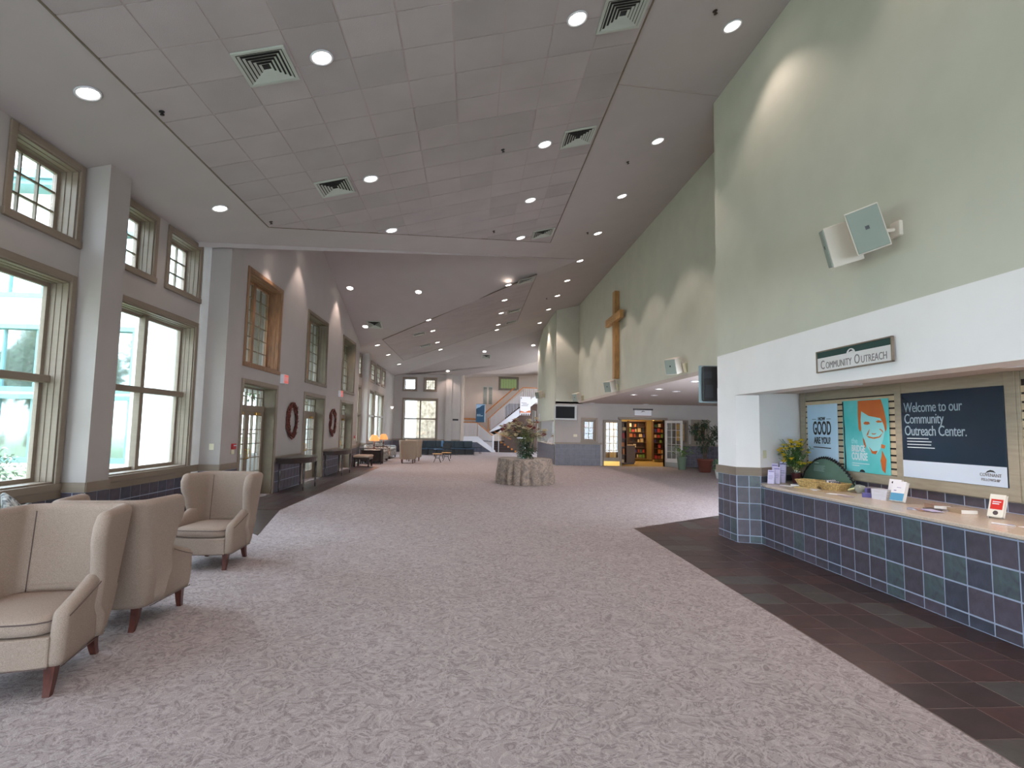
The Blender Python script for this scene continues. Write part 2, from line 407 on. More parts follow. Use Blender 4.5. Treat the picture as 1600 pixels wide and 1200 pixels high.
def window_unit(name, loc, rz, w, h, kind, depth=.24, m=M_trim, cols=None, rows=None, pane_parts=True, trans=None, casing=True):
    root = sroot(name, loc, rz)
    c = MB(); cw = .095
    if casing:
        c.cbox(-cw, 0, -.03, .0, -cw, h+cw, .006); c.cbox(w, w+cw, -.03, .0, -cw, h+cw, .006)
        c.cbox(0, w, -.03, .0, h, h+cw, .006)
        obj('casing', c, m, root)
        obj('sill', MB().cbox(-cw-.01, w+cw+.01, -.045, .0, -cw, 0, .006), m, root)
    j = MB()
    j.box(0, .022, 0, depth+.06, 0, h); j.box(w-.022, w, 0, depth+.06, 0, h); j.box(.022, w-.022, 0, depth+.06, 0, .022); j.box(.022, w-.022, 0, depth+.06, h-.022, h)
    for s, p0, p1 in ((.3, .0221, .031), (.6, .0311, .041)):      # stepped stops in the reveal
        j.box(p0, p1, depth*s, depth-.031, .0221, h-.0221); j.box(w-p1, w-p0, depth*s, depth-.031, .0221, h-.0221); j.box(p1+.0001, w-p1-.0001, depth*s, depth-.031, h-p1, h-p0)
    obj('jamb', j, m, root)
    f = MB(); y0, y1 = depth-.03, depth+.02; t = .055
    a, b, p, q = .042, w-.042, .022, h-.042
    f.box(a, a+t, y0, y1, p, q); f.box(b-t, b, y0, y1, p, q); f.box(a+t, b-t, y0, y1, p, p+t); f.box(a+t, b-t, y0, y1, q-t, q)
    obj('sash', f, m, root)
    xs = [a+t, b-t]; zs = [p+t, q-t]
    if kind in ('big', 'big1'):
        if kind == 'big':
            obj('mullion', MB().cbox(w/2-.05, w/2+.05, y0-.06, y1, p, q, .006), m, root)
            cells_x = [(a+t, w/2-.05), (w/2+.05, b-t)]
        else: cells_x = [(a+t, b-t)]
        zt = trans or h*.51
        obj('transom_rail', MB().cbox(.022, w-.022, y0-.09, y1, zt-.05, zt+.05, .006), m, root)
        cells_z = [(p+t, zt-.05), (zt+.05, q-t)]
    else:
        cols = cols or 3; rows = rows or 3
        mu = MB()
        for i in range(1, cols): x = a+t+(b-a-2*t)*i/cols; mu.box(x-.011, x+.011, y0+.005, y1-.005, p+t, q-t)
        for i in range(1, rows): z = p+t+(q-p-2*t)*i/rows; mu.box(a+t, b-t, y0+.008, y1-.008, z-.011, z+.011)
        obj('muntin', mu, M_trimd, root)
        cells_x = [(a+t+(b-a-2*t)*i/cols+.011, a+t+(b-a-2*t)*(i+1)/cols-.011) for i in range(cols)]
        cells_z = [(p+t+(q-p-2*t)*i/rows+.011, p+t+(q-p-2*t)*(i+1)/rows-.011) for i in range(rows)]
    if pane_parts:
        for (x0, x1) in cells_x:
            for (z0, z1) in cells_z:
                obj('pane', MB().box(x0, x1, depth-.004, depth, z0, z1), M_glass, root)
    else: obj('pane', MB().box(cells_x[0][0], cells_x[-1][1], depth-.004, depth, cells_z[0][0], cells_z[-1][1]), M_glass, root)
    return root
wi = 1
for (a, b, c, d, k) in WIN:
    if a < 3 and k == 'small' and a < 0: pass
    window_unit('window_%d' % wi, (LX, a, c), PI/2, b-a, d-c, k, trans=1.36 if k != 'small' else None, pane_parts=(a < 12), depth=.24 if a < 12 else (.1 if k != 'small' else .04)); wi += 1
for (a, b) in DOORS:      # tall windows over the doors: two leaves of 2 x 6 panes behind a deep reveal
    root = window_unit('window_%d' % wi, (DX, a, 3.1), PI/2, b-a, 2.04, 'small', depth=.30, m=M_wood if a < 15 else M_trimd, cols=4, rows=6, pane_parts=False); wi += 1
    obj('mullion', MB().cbox((b-a)/2-.06, (b-a)/2+.06, .25, .33, .03, 2.0, .006), M_wood, root)

def french_leaf(root, x0, x1, z1, y, cols=3, rows=5, m=M_trim, kick=.26):
    st = .11
    l = obj('door_leaf', MB().cbox(x0, x0+st, y, y+.045, .01, z1, .004).cbox(x1-st, x1, y, y+.045, .01, z1, .004).cbox(x0+st, x1-st, y, y+.045, z1-.12, z1, .004)
            .cbox(x0+st, x1-st, y, y+.045, .01, kick, .004), m, root)
    mu = MB(); a, b, p, q = x0+st, x1-st, kick, z1-.12
    for i in range(1, cols): x = a+(b-a)*i/cols; mu.box(x-.011, x+.011, y+.008, y+.037, p, q)
    for i in range(1, rows): z = p+(q-p)*i/rows; mu.box(a, b, y+.01, y+.035, z-.011, z+.011)
    obj('muntin', mu, m, l)
    for i in range(cols):
        for k in range(rows):
            obj('pane', MB().box(a+(b-a)*i/cols+.011, a+(b-a)*(i+1)/cols-.011, y+.02, y+.024, p+(q-p)*k/rows+.011, p+(q-p)*(k+1)/rows-.011), M_glass, l)
    return l
def entrance_door(name, loc, w, h):
    root = sroot(name, loc, PI/2); cw = .095; D = .30
    obj('casing', MB().cbox(-cw, 0, -.03, 0, 0, h+cw, .006).cbox(w, w+cw, -.03, 0, 0, h+cw, .006).cbox(0, w, -.03, 0, h, h+cw, .006), M_trim, root)
    obj('jamb', MB().box(0, .03, 0, D+.06, 0, h).box(w-.03, w, 0, D+.06, 0, h).box(.03, w-.03, 0, D+.06, h-.03, h), M_trimd, root)
    obj('transom_bar', MB().cbox(.03, w-.03, D-.04, D+.05, 2.06, 2.18, .005), M_trim, root)
    tr = MB(); 
    for i in range(7): x = .05+(w-.1)*i/6; tr.box(x-.014, x+.014, D, D+.03, 2.18, h-.03)
    tr.box(.05, w-.05, D+.002, D+.028, 2.375, 2.395); tr.box(.03, w-.03, D, D+.03, h-.07, h-.03)
    obj('transom_sash', tr, M_trim, root)
    for i in range(6):
        for z0, z1 in ((2.18, 2.375), (2.395, h-.07)):
            obj('pane', MB().box(.064+(w-.1)*i/6, .036+(w-.1)*(i+1)/6, D+.012, D+.016, z0, z1), M_glass, root)
    for s, (x0, x1) in enumerate(((.03, w/2-.003), (w/2+.003, w-.03))):
        l = french_leaf(root, x0, x1, 2.06, D-.03)
        hx = (x1-.07) if s == 0 else (x0+.07)
        obj('pull_handle', MB().tube([(hx, D-.04, .92), (hx, D-.10, .95), (hx, D-.10, 1.12), (hx, D-.04, 1.15)], .012, 6), M_brass, l)
        obj('door_closer', MB().cbox((x0+x1)/2-.12, (x0+x1)/2+.14, D-.09, D-.04, 1.95, 2.02, .006), M_brass, l)
    return root
for i, (a, b) in enumerate(DOORS): entrance_door('door_%d' % (i+1), (DX, a, 0), b-a, 2.64)

# vestibule beyond the doors
vb = MB()
VX = -6.05
vb.box(VX-.2, DX-.4, 11.0, 11.3, 0, 5.45); vb.box(VX-.2, DX-.4, 24.15, 24.45, 0, 5.45)
vh = [(a+.05, b-.05, 0.02, 2.64) for a, b in DOORS]+[(a-.1, b+.1, 3.1, 4.5) for a, b in DOORS]+[(14.7, 16.1, .9, 2.6), (19.1, 20.6, .9, 2.6)]
wall_boxes(lambda a, b, c, d: vb.box(VX-.2, VX, a, b, c, d), 11.3, 24.15, 0, 5.45, vh)
vb.box(VX-.2, DX-.38, 11.0, 24.45, 5.45, 5.6)
ves = struct('wall_vestibule', vb, M_stucco)
obj('vestibule_floor', MB().box(VX, DX-.38, 11.3, 24.15, -.1, -.002), M_ftile[3], ves)
mu = MB()
for a, b, c, d in vh:
    n = max(2, int((b-a)/.42)); m_ = max(2, int((d-c)/.45))
    for i in range(n+1): x = a+(b-a)*i/n; mu.box(VX-.12, VX-.07, x-.02, x+.02, c, d)
    for i in range(m_+1): z = c+(d-c)*i/m_; mu.box(VX-.12, VX-.07, a, b, z-.02, z+.02)
obj('vestibule_muntins', mu, M_trimd, ves)

# ---- far end wall with windows
wb = MB(); BY = 38.0
bh = [(-4.76, -3.94, 4.3, 5.1), (-3.32, -2.56, 4.3, 5.1), (-4.74, -2.45, .9, 3.65)]
wall_boxes(lambda a, b, c, d: wb.box(a, b, BY, BY+.34, c, d), LX-.34, -.78, 0, 5.5, bh)
wb.box(-1.86, -1.42, BY-.12, BY, 0, 5.5)
wback = struct('wall_back', wb, M_wall)
for k, (a, b, c, d) in enumerate(bh):
    window_unit('window_%d' % wi, (a, BY, c), 0, b-a, d-c, 'small' if k < 2 else 'big', cols=4, rows=4, pane_parts=False, trans=1.4); wi += 1

# ---- right side
A, B_, C_, E_ = (4.23, 9.06), (4.245, 8.45), (4.576, 8.33), (5.65, 8.95)
pr = MB()
pr.prism([(A[0], A[1], 0), (B_[0], B_[1], 0), (C_[0], C_[1], 0), (E_[0], E_[1], 0), (5.65, 9.06, 0)], (0,0,2.5))
wr = struct('wall_right_pier', pr, M_white)
up = MB()
up.box(4.23, 4.55, YN, 9.06, 3.05, 7.75); up.box(4.55, 5.4, 8.8, 9.06, 2.45, 7.95)
wru = struct('wall_right_upper', up, M_greenlit)
hd = MB(); hd.box(4.205, 4.55, YN, 8.46, 2.34, 3.05); hd.box(4.205, 4.55, 8.46, 9.06, 2.5, 3.05)
hd.v = [(4.235 if (abs(x-4.205) < 1e-6 and y > 8.4) else x, y, z) for x, y, z in hd.v]
struct('wall_right_header', hd, M_white)
nb = MB()
nb.box(5.65, 5.9, YN, 9.1, 0, 2.6)
nb.prism([(4.22, YN, 2.342), (5.65, YN, 2.43), (5.65, 8.98, 2.43), (4.24, 8.46, 2.342)], (0,0,.12))
struct('wall_right_niche', nb, M_soffit)
# the long wall with the cross
cw_ = MB(); cw_.box(5.2, 5.4, 8.8, 26.2, 3.04, 8.0)
struct('wall_right_cross', cw_, M_greenlit)
lw = MB(); lw.box(5.198, 12.3, 9.06, 26.2, 3.0385, 3.14)
struct('ceiling_lobby_recess', lw, M_soffit)
# column and tiled wall under the screen
wc = MB(); wc.box(4.07, 5.4, 26.2, 26.4, 3.0, 8.0)
wc.box(4.07, 4.27, 26.3, 26.55, 0, 8.0)
wall_boxes(lambda a, b, c, d: wc.box(4.07, 4.27, a, b, c, d), 26.55, 33.4, 0, 8.0, [(26.75, 33.2, .97, 2.2)])
struct('wall_right_far', wc, M_greenlit)
rc = MB(); rc.box(4.27, 5.0, 26.4, 33.4, 2.2, 2.3); rc.box(4.95, 5.1, 26.4, 33.4, 0, 2.3); rc.box(4.27, 5.0, 33.2, 33.4, 0, 2.3); rc.box(4.07, 5.5, 33.4, 33.6, 0, 8)
struct('wall_reception_niche', rc, M_white)
bw = MB(); bk = [(5.42, 6.05, 1.2, 2.24), (6.52, 7.22, 0.02, 2.22), (7.32, 9.5, 0, 2.28), (10.0, 10.62, 1.2, 2.2), (10.95, 11.7, 1.2, 2.24)]
wall_boxes(lambda a, b, c, d: bw.box(a, b, 26.2, 26.4, c, d), 4.07, 12.3, 0, 3.1, bk)
bw.box(12.3, 12.5, 9.0, 26.4, 0, 3.1)
bst = struct('wall_bookstore', bw, M_wall)

# ---- wall tile
_tc = {}
def wall_tiles(parent, o, ang, xs, zs, th=.012, grout=M_grout, single=False, wash=.12, off=(0,0,0)):
    """xs, zs = joint positions; local x runs along the wall, local -y faces the room"""
    R = Matrix.Translation((o[0]-off[0], o[1]-off[1], 0)) @ Matrix.Rotation(ang, 4, 'Z')
    g = MB(); g.M = R; g.box(xs[0], xs[-1], -.006, .0, zs[0], zs[-1]); obj('grout', g, M_grout2 if single else grout, parent)
    acc = MB(); acc.M = R
    for i in range(len(xs)-1):
        for k in range(len(zs)-1):
            w, h = xs[i+1]-xs[i], zs[k+1]-zs[k]
            if w < .02 or h < .02: continue
            if single: acc.box(xs[i]+.005, xs[i+1]-.005, -th, -.001, zs[k]+.005, zs[k+1]-.005); continue
            m = M_slate[3] if random.random() < wash else random.choice(M_slate[:3])
            key = (round(w, 3), round(h, 3), m.name)
            if key not in _tc:
                gg = .0075
                b = MB(); b.M = Matrix.Rotation(PI/2, 4, 'X')
                b.cbox(-w/2+gg, w/2-gg, -h/2+gg, h/2-gg, 0, th, .002); me = b.mesh('tile'); me.materials.append(m); _tc[key] = me
            c = R @ Vector(((xs[i]+xs[i+1])/2, 0, (zs[k]+zs[k+1])/2))
            obj('tile', _tc[key], None, parent, c, (0, 0, ang))
    if single: obj('tiles', acc, M_slate[0], parent, kind='stuff')
ZR = [.008, .122, .374, .626, .878, .905]
tr3 = sroot('trim_3')                      # tiled base of the pier
zp = [.008, .122, .374, .626, .878, 1.06]
def seg(a, b): return math.atan2(b[1]-a[1], b[0]-a[0]), math.hypot(b[0]-a[0], b[1]-a[1])
g, L_ = seg(A, B_); wall_tiles(tr3, A, g, [0, .17, .40, L_], zp, th=.01)
g, L_ = seg(B_, C_); wall_tiles(tr3, B_, g, [0, .18, L_], zp, th=.01)
g, L_ = seg(C_, E_); wall_tiles(tr3, C_, g, [0, .21, .46, .71, .96, L_], [.95, 1.06], th=.01)
rail = MB()
def rail_run(mb, pts, z0, z1, t=.022):
    for i in range(len(pts)-1):
        a, b = Vector(pts[i]+(0,)), Vector(pts[i+1]+(0,)); d = (b-a).normalized(); n = Vector((d.y, -d.x, 0))
        mb.prism([a-d*t*.5+Vector((0,0,z0)), b+d*t*.5+Vector((0,0,z0)), b+d*t*.5+n*t+Vector((0,0,z0)), a-d*t*.5+n*t+Vector((0,0,z0))], (0,0,z1-z0))
rail_run(rail, [(4.23, 9.10), B_, C_, E_], 1.06, 1.19)
obj('chair_rail', rail, M_trim, tr3)
# counter front
cb = thing('service_counter', 'long dark slate tiled service counter with a beige laminate top under the outreach niche', 'counter', (4.6, 3.0, 0))
core = MB(); core.box(0, 1.0, -4.0, 5.3, 0, .9); obj('base', core, M_slate[0], cb)
xs = [0, .145]; 
while xs[-1] < 8.2: xs.append(xs[-1]+.246)
R0 = (4.6, 8.39)
wall_tiles(cb, (4.588, 8.37), -PI/2, xs, ZR, th=.012, off=(4.6, 3.0))
tp = MB()
tp.prism([(-.15, -4.0, .912), (-.15, 4.6, .912), (-.13, 5.0, .912), (-.02, 5.34, .912), (.05, 5.42, .912), (1.05, 5.98, .912), (1.05, -4.0, .912)], (0,0,.038))
top = obj('countertop', tp, M_lam, cb)
bvm = top.modifiers.new('bevel', 'BEVEL'); bvm.width = .012; bvm.segments = 3; bvm.limit_method = 'ANGLE'
obj('nosing_shadow_strip', MB().prism([(-.1, -4.0, .903), (-.1, 4.7, .903), (-.02, 5.3, .903), (.02, 5.3, .903), (.02, -4.0, .903)], (0,0,.012)), M_edge, cb)
# backsplash tile and slat wall
tr4 = sroot('trim_4')
wall_tiles(tr4, (5.65, 8.9), -PI/2, [i*.252 for i in range(0, 36)], [.95, 1.075], th=.01, wash=.05)
sw = sroot('trim_5')
def fr(mb, y0, y1, z0, z1, x0=5.62, x1=5.65): mb.cbox(x0, x1, y0, y1, z0, z1, .004)
f = MB()
fr(f, 8.76, 8.90, 1.075, 2.43, 5.61); fr(f, 6.80, 8.76, 2.29, 2.43, 5.625); fr(f, 6.80, 8.76, 1.075, 1.20, 5.615)
f.box(5.64, 5.65, 1.0, 8.9, 1.06, 2.43)
fr(f, 1.0, 5.15, 2.34, 2.43, 5.625); fr(f, 1.0, 5.15, 1.075, 1.16, 5.615)
fr(f, 6.68, 6.80, 1.075, 2.43, 5.60); fr(f, 5.19, 5.305, 1.075, 2.43, 5.60); fr(f, 5.305, 6.68, 2.285, 2.43, 5.60); fr(f, 5.305, 6.68, 1.075, 1.21, 5.60)
fr(f, 5.15, 5.19, 1.075, 2.43, 5.61)
obj('panel_frame', f, mat('panel_frame_laminate', (160, 150, 132), .5, var=.04, scale=4, stretch=(1, 1, 8)), sw)
M_slat = mat('slatwall_laminate', (196, 178, 150), .5, var=.05, scale=5, stretch=(1, 1, 8))
obj('groove_backing', MB().box(5.634, 5.64, 1.0, 8.76, 1.2, 2.34), mat('groove_dark', (46, 36, 32), .9), sw)
sl = MB().cbox(-.006, .006, -.98, .98, .009, .0765, .002).mesh('slat'); sl.materials.append(M_slat)
sl2 = MB().cbox(-.006, .006, -2.075, 2.075, .009, .0765, .002).mesh('slat'); sl2.materials.append(M_slat)
for k in range(12):
    obj('slat', sl, None, sw, (5.627, 7.78, 1.2+k*.0905))
    obj('slat', sl2, None, sw, (5.627, 3.075, 1.2+k*.0905))

# tile under the screen, far reception, bookstore, left wainscot
tr6 = sroot('trim_6')
n = 24
wall_tiles(tr6, (4.07, 26.2), 0, [i*.2475 for i in range(10)], [.01, .06, .31, .56, .81, 1.03], single=True)
wall_tiles(tr6, (4.07, 33.4), -PI/2, [i*.25 for i in range(29)], [.01, .06, .31, .56, .81, 1.0], single=True)
wall_tiles(tr6, (10.3, 26.2), 0, [i*.25 for i in range(9)], [.01, .06, .31, .56, .81, 1.03], single=True)
r6 = MB(); rail_run(r6, [(4.05, 26.2), (6.36, 26.2)], 1.03, 1.12); rail_run(r6, [(9.6, 26.2), (12.3, 26.2)], 1.03, 1.12); obj('chair_rail', r6, M_trim, tr6)
tr7 = sroot('trim_7')
zl = [.01, .27, .53, .79]
wall_tiles(tr7, (LX, 4.9), PI/2, [i*.255 for i in range(12)], zl, wash=.05)
wall_tiles(tr7, (LX, 8.18), PI/2, [i*.255 for i in range(13)], zl, wash=.05)
wall_tiles(tr7, (LX, 7.7), 0, [0, .155, .31], zl, wash=0)
wall_tiles(tr7, (LX+.31, 7.7), PI/2, [0, .23, .46], zl, wash=0)
wall_tiles(tr7, (LX, 11.3), 0, [0, .21, .42], zl, wash=0)
wall_tiles(tr7, (DX, 11.3), PI/2, [0, .26, .52, .79], zl, wash=0)
for a, b in ((14.33, 16.49), (18.86, 20.99), (23.26, 24.15)):
    nn = int((b-a)/.255); wall_tiles(tr7, (DX, a), PI/2, [(b-a)*i/nn for i in range(nn+1)], zl, wash=0)
wall_tiles(tr7, (LX, 24.2), PI/2, [i*.26 for i in range(53)], zl, single=True, wash=0)
wall_tiles(tr7, (LX, BY), 0, [i*.26 for i in range(18)], zl, single=True, wash=0)
r7 = MB()
for pts in ([(LX+.0, 7.66), (LX+.31, 7.7)], ): pass
rail_run(r7, [(LX, 7.7), (LX+.31, 7.7), (LX+.31, 8.16)], .79, .92)
rail_run(r7, [(LX, 11.0), (LX, 11.3), (DX, 11.3), (DX, 12.1)], .79, .92)
for a, b in ((14.33, 16.49), (18.86, 20.99), (23.26, 24.15)): rail_run(r7, [(DX, a), (DX, b)], .79, .92)
rail_run(r7, [(LX, 33.7), (LX, BY), (-.8, BY)], .79, .9); rail_run(r7, [(LX, 24.2), (LX, 33.7)], .72, .82)
rail_run(r7, [(LX, 26.9), (LX+.31, 26.9), (LX+.31, 27.4)], .79, .92)
rail_run(r7, [(LX, 4.9), (LX, 11.0)], .72, .83)
obj('chair_rail', r7, M_trim, tr7)
# room end behind the camera: invented glazed front, added and sized for fill light
wf = MB(); wall_boxes(lambda a, b, c, d: wf.box(a, b, YN-.3, YN, c, d), -5.8, 5.9, 0, 8.0, [(-4.6, 4.0, .3, 2.7)])
struct('wall_front', wf, M_wall)
wfm = MB()
for i in range(7): x = -4.6+8.6*i/6; wfm.box(x-.05, x+.05, YN-.2, YN-.1, .3, 2.7)
for z in (.35, 2.65): wfm.box(-4.6, 4.0, YN-.2, YN-.1, z-.05, z+.05)
fill_window = sroot('window_%d' % wi); wi += 1
obj('sash', wfm, M_trim, fill_window); obj('pane', MB().box(-4.6, 4.0, YN-.16, YN-.155, .3, 2.7), M_glass, fill_window)
# stair hall
sh = MB()
sh.box(-.8, -.6, BY, 45.2, 0, 9); sh.box(-.8, 9.4, 45.0, 45.2, 0, 9.5); sh.box(9.2, 9.4, 33.6, 45.2, 0, 9.5)
shw = struct('wall_stair_hall', sh, mat('stair_hall_paint', (196, 180, 168), .85))
sc = MB()
edge = [(-.76, 38.04), (1.92, 36.76), (4.25, 35.6)]
sc.prism([(-.8, 38.0, 5.4), (1.92, 36.76, 5.77), (4.07, 35.7, 6.14), (4.07, 35.7, 6.5), (1.92, 36.76, 6.2), (-.8, 38.0, 5.7)], (0, .15, 0))
sc.prism([(-.8, 37.9, 5.5), (4.3, 35.6, 6.4), (9.4, 33.5, 7.6), (9.4, 45.2, 6.5), (-.8, 45.2, 5.9)][:5], (0,0,.1))
struct('ceiling_stair_hall', sc, M_soffit)
# ================================================================== CEILING FITTINGS
TILT = -math.atan(SL)
dl_mesh = {}
def downlight(x, y, z, rot, label, power=1.0, group=None, dim=False, r=.105, rz=0, spot=True, cone=112):
    if not dl_mesh:
        a = MB().lathe([(.112, 0), (.135, 0), (.135, -.012), (.115, -.016), (.105, .02), (.10, .04)], 24, caps=False).mesh('trim_ring'); a.materials.append(M_white_s); dl_mesh['r'] = a
        b = MB().lathe([(.001, -.004), (.106, -.004), (.106, .001)], 24, caps=False).mesh('lens'); b.materials.append(M_bulb); dl_mesh['l'] = b
        c = MB().lathe([(.001, -.004), (.106, -.004), (.106, .001)], 24, caps=False).mesh('lens'); c.materials.append(M_bulbd); dl_mesh['d'] = c
    t = thing('downlight', label, 'ceiling light', (x, y, z), 0, group)
    t.rotation_euler = rot
    if r != .105: t.scale = (r/.105,)*3
    obj('trim_ring', dl_mesh['r'], None, t); obj('lens', dl_mesh['d' if dim else 'l'], None, t)
    if spot:
        L = bpy.data.lights.new('bulb', 'SPOT'); L.energy = DL*power*(1.7 if y > 18 and z > 3.5 else 1); L.color = WARM; L.spot_size = math.radians(cone); L.spot_blend = .5; L.shadow_soft_size = .07
        lo = bpy.data.objects.new('bulb', L); C.objects.link(lo); lo.parent = t; lo.location = (0, 0, -.05)
        lo.rotation_euler = Matrix.Rotation(-rot[1], 4, 'Y').to_euler() if rot[1] else Matrix.Rotation(-rot[0], 4, 'X').to_euler()
    return t
R1 = (0, TILT, 0)
ordn = ['nearest', 'second', 'third', 'fourth', 'fifth', 'sixth', 'seventh', 'eighth', 'ninth']
def row(x, ys, desc, dz=.004, group=None, **k):
    for i, y in enumerate(ys):
        vis = [q for q in ys if q > 5]
        lab = desc % (ordn[vis.index(y)] if y in vis else ['first unseen', 'second unseen', 'third unseen'][ys.index(y)])  # lamps behind the camera are unseen extras for even light
        downlight(x, y, zc(x)-dz, R1, lab, group=group, **k)
row(-4.48, [-.3, 3.0, 6.26, 9.53], 'recessed round downlight in the smooth ceiling strip over the near windows, %s one', power=.35)
row(-1.89, [-.3, 3.0, 6.27, 9.43, 11.95], 'recessed round downlight in the near tiled ceiling, left row, %s one', dz=.026)
row(1.2, [-.3, 3.0, 6.32, 9.35, 11.77, 14.2], 'recessed round downlight in the near tiled ceiling, right row, %s one', dz=.026)
row(3.56, [-2.2, .8, 3.9, 7.0, 10.1, 12.68, 15.24, 17.87, 20.37, 22.79, 25.51, 28.89], 'recessed round downlight in the smooth strip beside the sage wall, %s one') if False else None
ordn += ['tenth', 'eleventh', 'twelfth']
row(3.56, [-2.2, .8, 3.9, 7.0, 10.1, 12.68, 15.24, 17.87, 20.37, 22.79, 25.51, 28.89], 'recessed round downlight in the smooth strip beside the sage wall, %s from the camera')
for o in bpy.data.objects:
    if o.type == 'LIGHT' and o.parent and abs(o.parent.location.x-3.56) < .01 and o.parent.location.y > 9.5: o.data.spot_size = math.radians(90); o.data.spot_blend = .35; o.data.energy *= 1.9
row(1.2, [19.05, 21.39, 23.85, 26.6], 'recessed downlight in the far tiled ceiling, right row, %s one', dz=.026)
row(1.2, [28.14], 'recessed downlight just past the far tiled ceiling on its right, %s there')
row(-1.87, [22.09, 24.59, 27.94], 'recessed downlight in the far tiled ceiling, left row, %s one', dz=.026)
row(-1.87, [30.67], 'recessed downlight just past the far tiled ceiling on its left, %s there')
row(-4.46, [25.3, 28.61, 32.87], 'recessed downlight over the far windows beside the far tiled ceiling, %s one')
RD = (-math.atan(DK), 0, 0); RN = (math.atan(DK), 0, 0)
for x, y, l in ((-4.57, 19.87, 'downlight in the sloping vault by the entrance wall, the higher one'), (-4.5, 22.59, 'downlight in the sloping vault by the entrance wall, lower one beside a vent'), (-2.09, 19.96, 'downlight in the middle of the sloping vault above the entrance')):
    downlight(x, y, zd(y)-.006, RD, l, cone=84, power=1.2)
for y in (13.2, 15.5): downlight(-4.57, y, zd(y)-.006, RN, 'wall-washing downlight on the near slope of the entrance vault, ' + ('nearer' if y < 14 else 'farther'), cone=84, power=1.4)
for x, y, l in ((-4.15, 37.0, 'downlight above the far left pair of small windows'), (-1.73, 37.3, 'downlight in the far ceiling beside the pilaster'), (.7, 34.3, 'downlight in the far ceiling just before the grille near the stairs'), (3.72, 33.3, 'downlight in the far ceiling beside the reception wall')):
    downlight(x, y, zh(y)-.006, RD, l, power=.9)
downlight(4.7, 39.0, 6.36, (0, 0, 0), 'downlight in the dark ceiling of the stair hall')
for x, y in ((1.5, 43.8), (.2, 43.9)):
    downlight(x, y, 5.98, (0, 0, 0), 'downlight washing the pink stair hall wall, ' + ('right one' if x > 1 else 'left one'), power=1.2)
for k, (x, y) in enumerate(((5.8, 19.1), (5.72, 13.5), (5.74, 16.26), (6.6, 19.2), (6.6, 17.1), (6.56, 15.0))):
    downlight(x, y, 3.036, (0, 0, 0), 'small flush downlight under the lobby soffit, ' + ['front row farthest', 'front row nearest', 'front row middle', 'back row farthest', 'back row middle', 'back row nearest'][k], power=.035, cone=100, dim=k > 2, r=.1)
for x, y, l in ((5.74, 25.7, 'downlight over the small display window left of the bookstore'), (8.4, 25.7, 'downlight over the open bookstore doorway')):
    downlight(x, y, 3.036, (0, 0, 0), l, power=.4, cone=80)
for i, y in enumerate((6.42, 4.32, 2.2)):  # last lamp is unseen, added to brighten the niche
    downlight(4.72, y, 2.366, (0, -.063, 0), 'shallow downlight in the outreach niche soffit, ' + (('farther, above the posters', 'nearer, at the photo edge', 'unseen beyond the photo edge')[i]), power=.6, cone=150, dim=True, r=.1)

def vent(x, y, z, rot, label, s=.3):
    t = thing('air_vent', label, 'air vent', (x, y, z)); t.rotation_euler = rot
    obj('frame', MB().cbox(-s, s, -s, -s+.04, -.022, 0, .004).cbox(-s, s, s-.04, s, -.022, 0, .004).cbox(-s, -s+.04, -s+.04, s-.04, -.022, 0, .004).cbox(s-.04, s, -s+.04, s-.04, -.022, 0, .004), M_vent, t)
    obj('duct', MB().box(-s+.03, s-.03, -s+.03, s-.03, -.004, -.001), M_ventd, t)
    for k in range(5):
        o, i_ = s-.05-k*.045, s-.05-k*.045-.026
        if i_ < .03: break
        zo, zi = -.02, -.006
        vs = [(-o,-o,zo),(o,-o,zo),(o,o,zo),(-o,o,zo),(-i_,-i_,zi),(i_,-i_,zi),(i_,i_,zi),(-i_,i_,zi)]
        obj('louvre', MB().add(vs, [(0,1,5,4),(1,2,6,5),(2,3,7,6),(3,0,4,7)]), M_vent, t)
    return t
for k, (x, y) in enumerate(((-2.52, 6.27), (-2.52, 9.5), (1.8, 6.36), (1.8, 9.32), (1.8, 14.2))):
    vent(x, y, zc(x)-.024, R1, 'square louvred air vent in the near tiled ceiling, ' + ['nearest on the left', 'second on the left', 'cut by the photo top', 'second on the right', 'farthest on the right'][k])
for k, (x, y) in enumerate(((1.82, 18.98), (1.8, 24.0), (1.85, 26.7), (-2.49, 24.67), (-2.49, 28.12))):
    vent(x, y, zc(x)-.024, R1, 'dark louvred air vent in the far tiled ceiling, ' + ['nearest on the right', 'middle on the right', 'farthest on the right', 'nearer on the left', 'farther on the left'][k])
vent(-4.1, 22.42, zd(22.42)-.003, RD, 'dark square air vent in the entrance vault beside a downlight')
vent(.83, 35.0, zh(35.0)-.003, RD, 'dark square air vent in the far ceiling before the stairs')
spl = ['by the near left vent', 'at the near left corner of the tile field', 'in the middle of the near tile field', 'near the far edge of the near tile field', 'between the second and third lights of the smooth strip', 'beside the nearest light of the smooth strip', 'beside the fifth light of the smooth strip', 'far along the smooth strip', 'past the near tile field']
for k, (x, y) in enumerate(((-3.95, 6.76), (-3.93, 10.4), (.44, 9.28), (.44, 13.3), (3.16, 10.81), (3.14, 6.64), (3.2, 15.0), (3.1, 22.87))):
    tag(obj('sprinkler_head', MB().lathe([(.001, 0), (.035, 0), (.03, -.008), (.012, -.011), (.011, -.035), (.026, -.038), (.026, -.043), (.001, -.044)], 12), M_black if k in (0, 2) else mat('sprinkler_bronze', (70, 58, 52), .4, metal=.7), None, (x, y, zc(x)-(.022 if x < 2.15 and x > -4.05 else .001)), R1), 'small dark sprinkler head ' + spl[k], 'sprinkler')

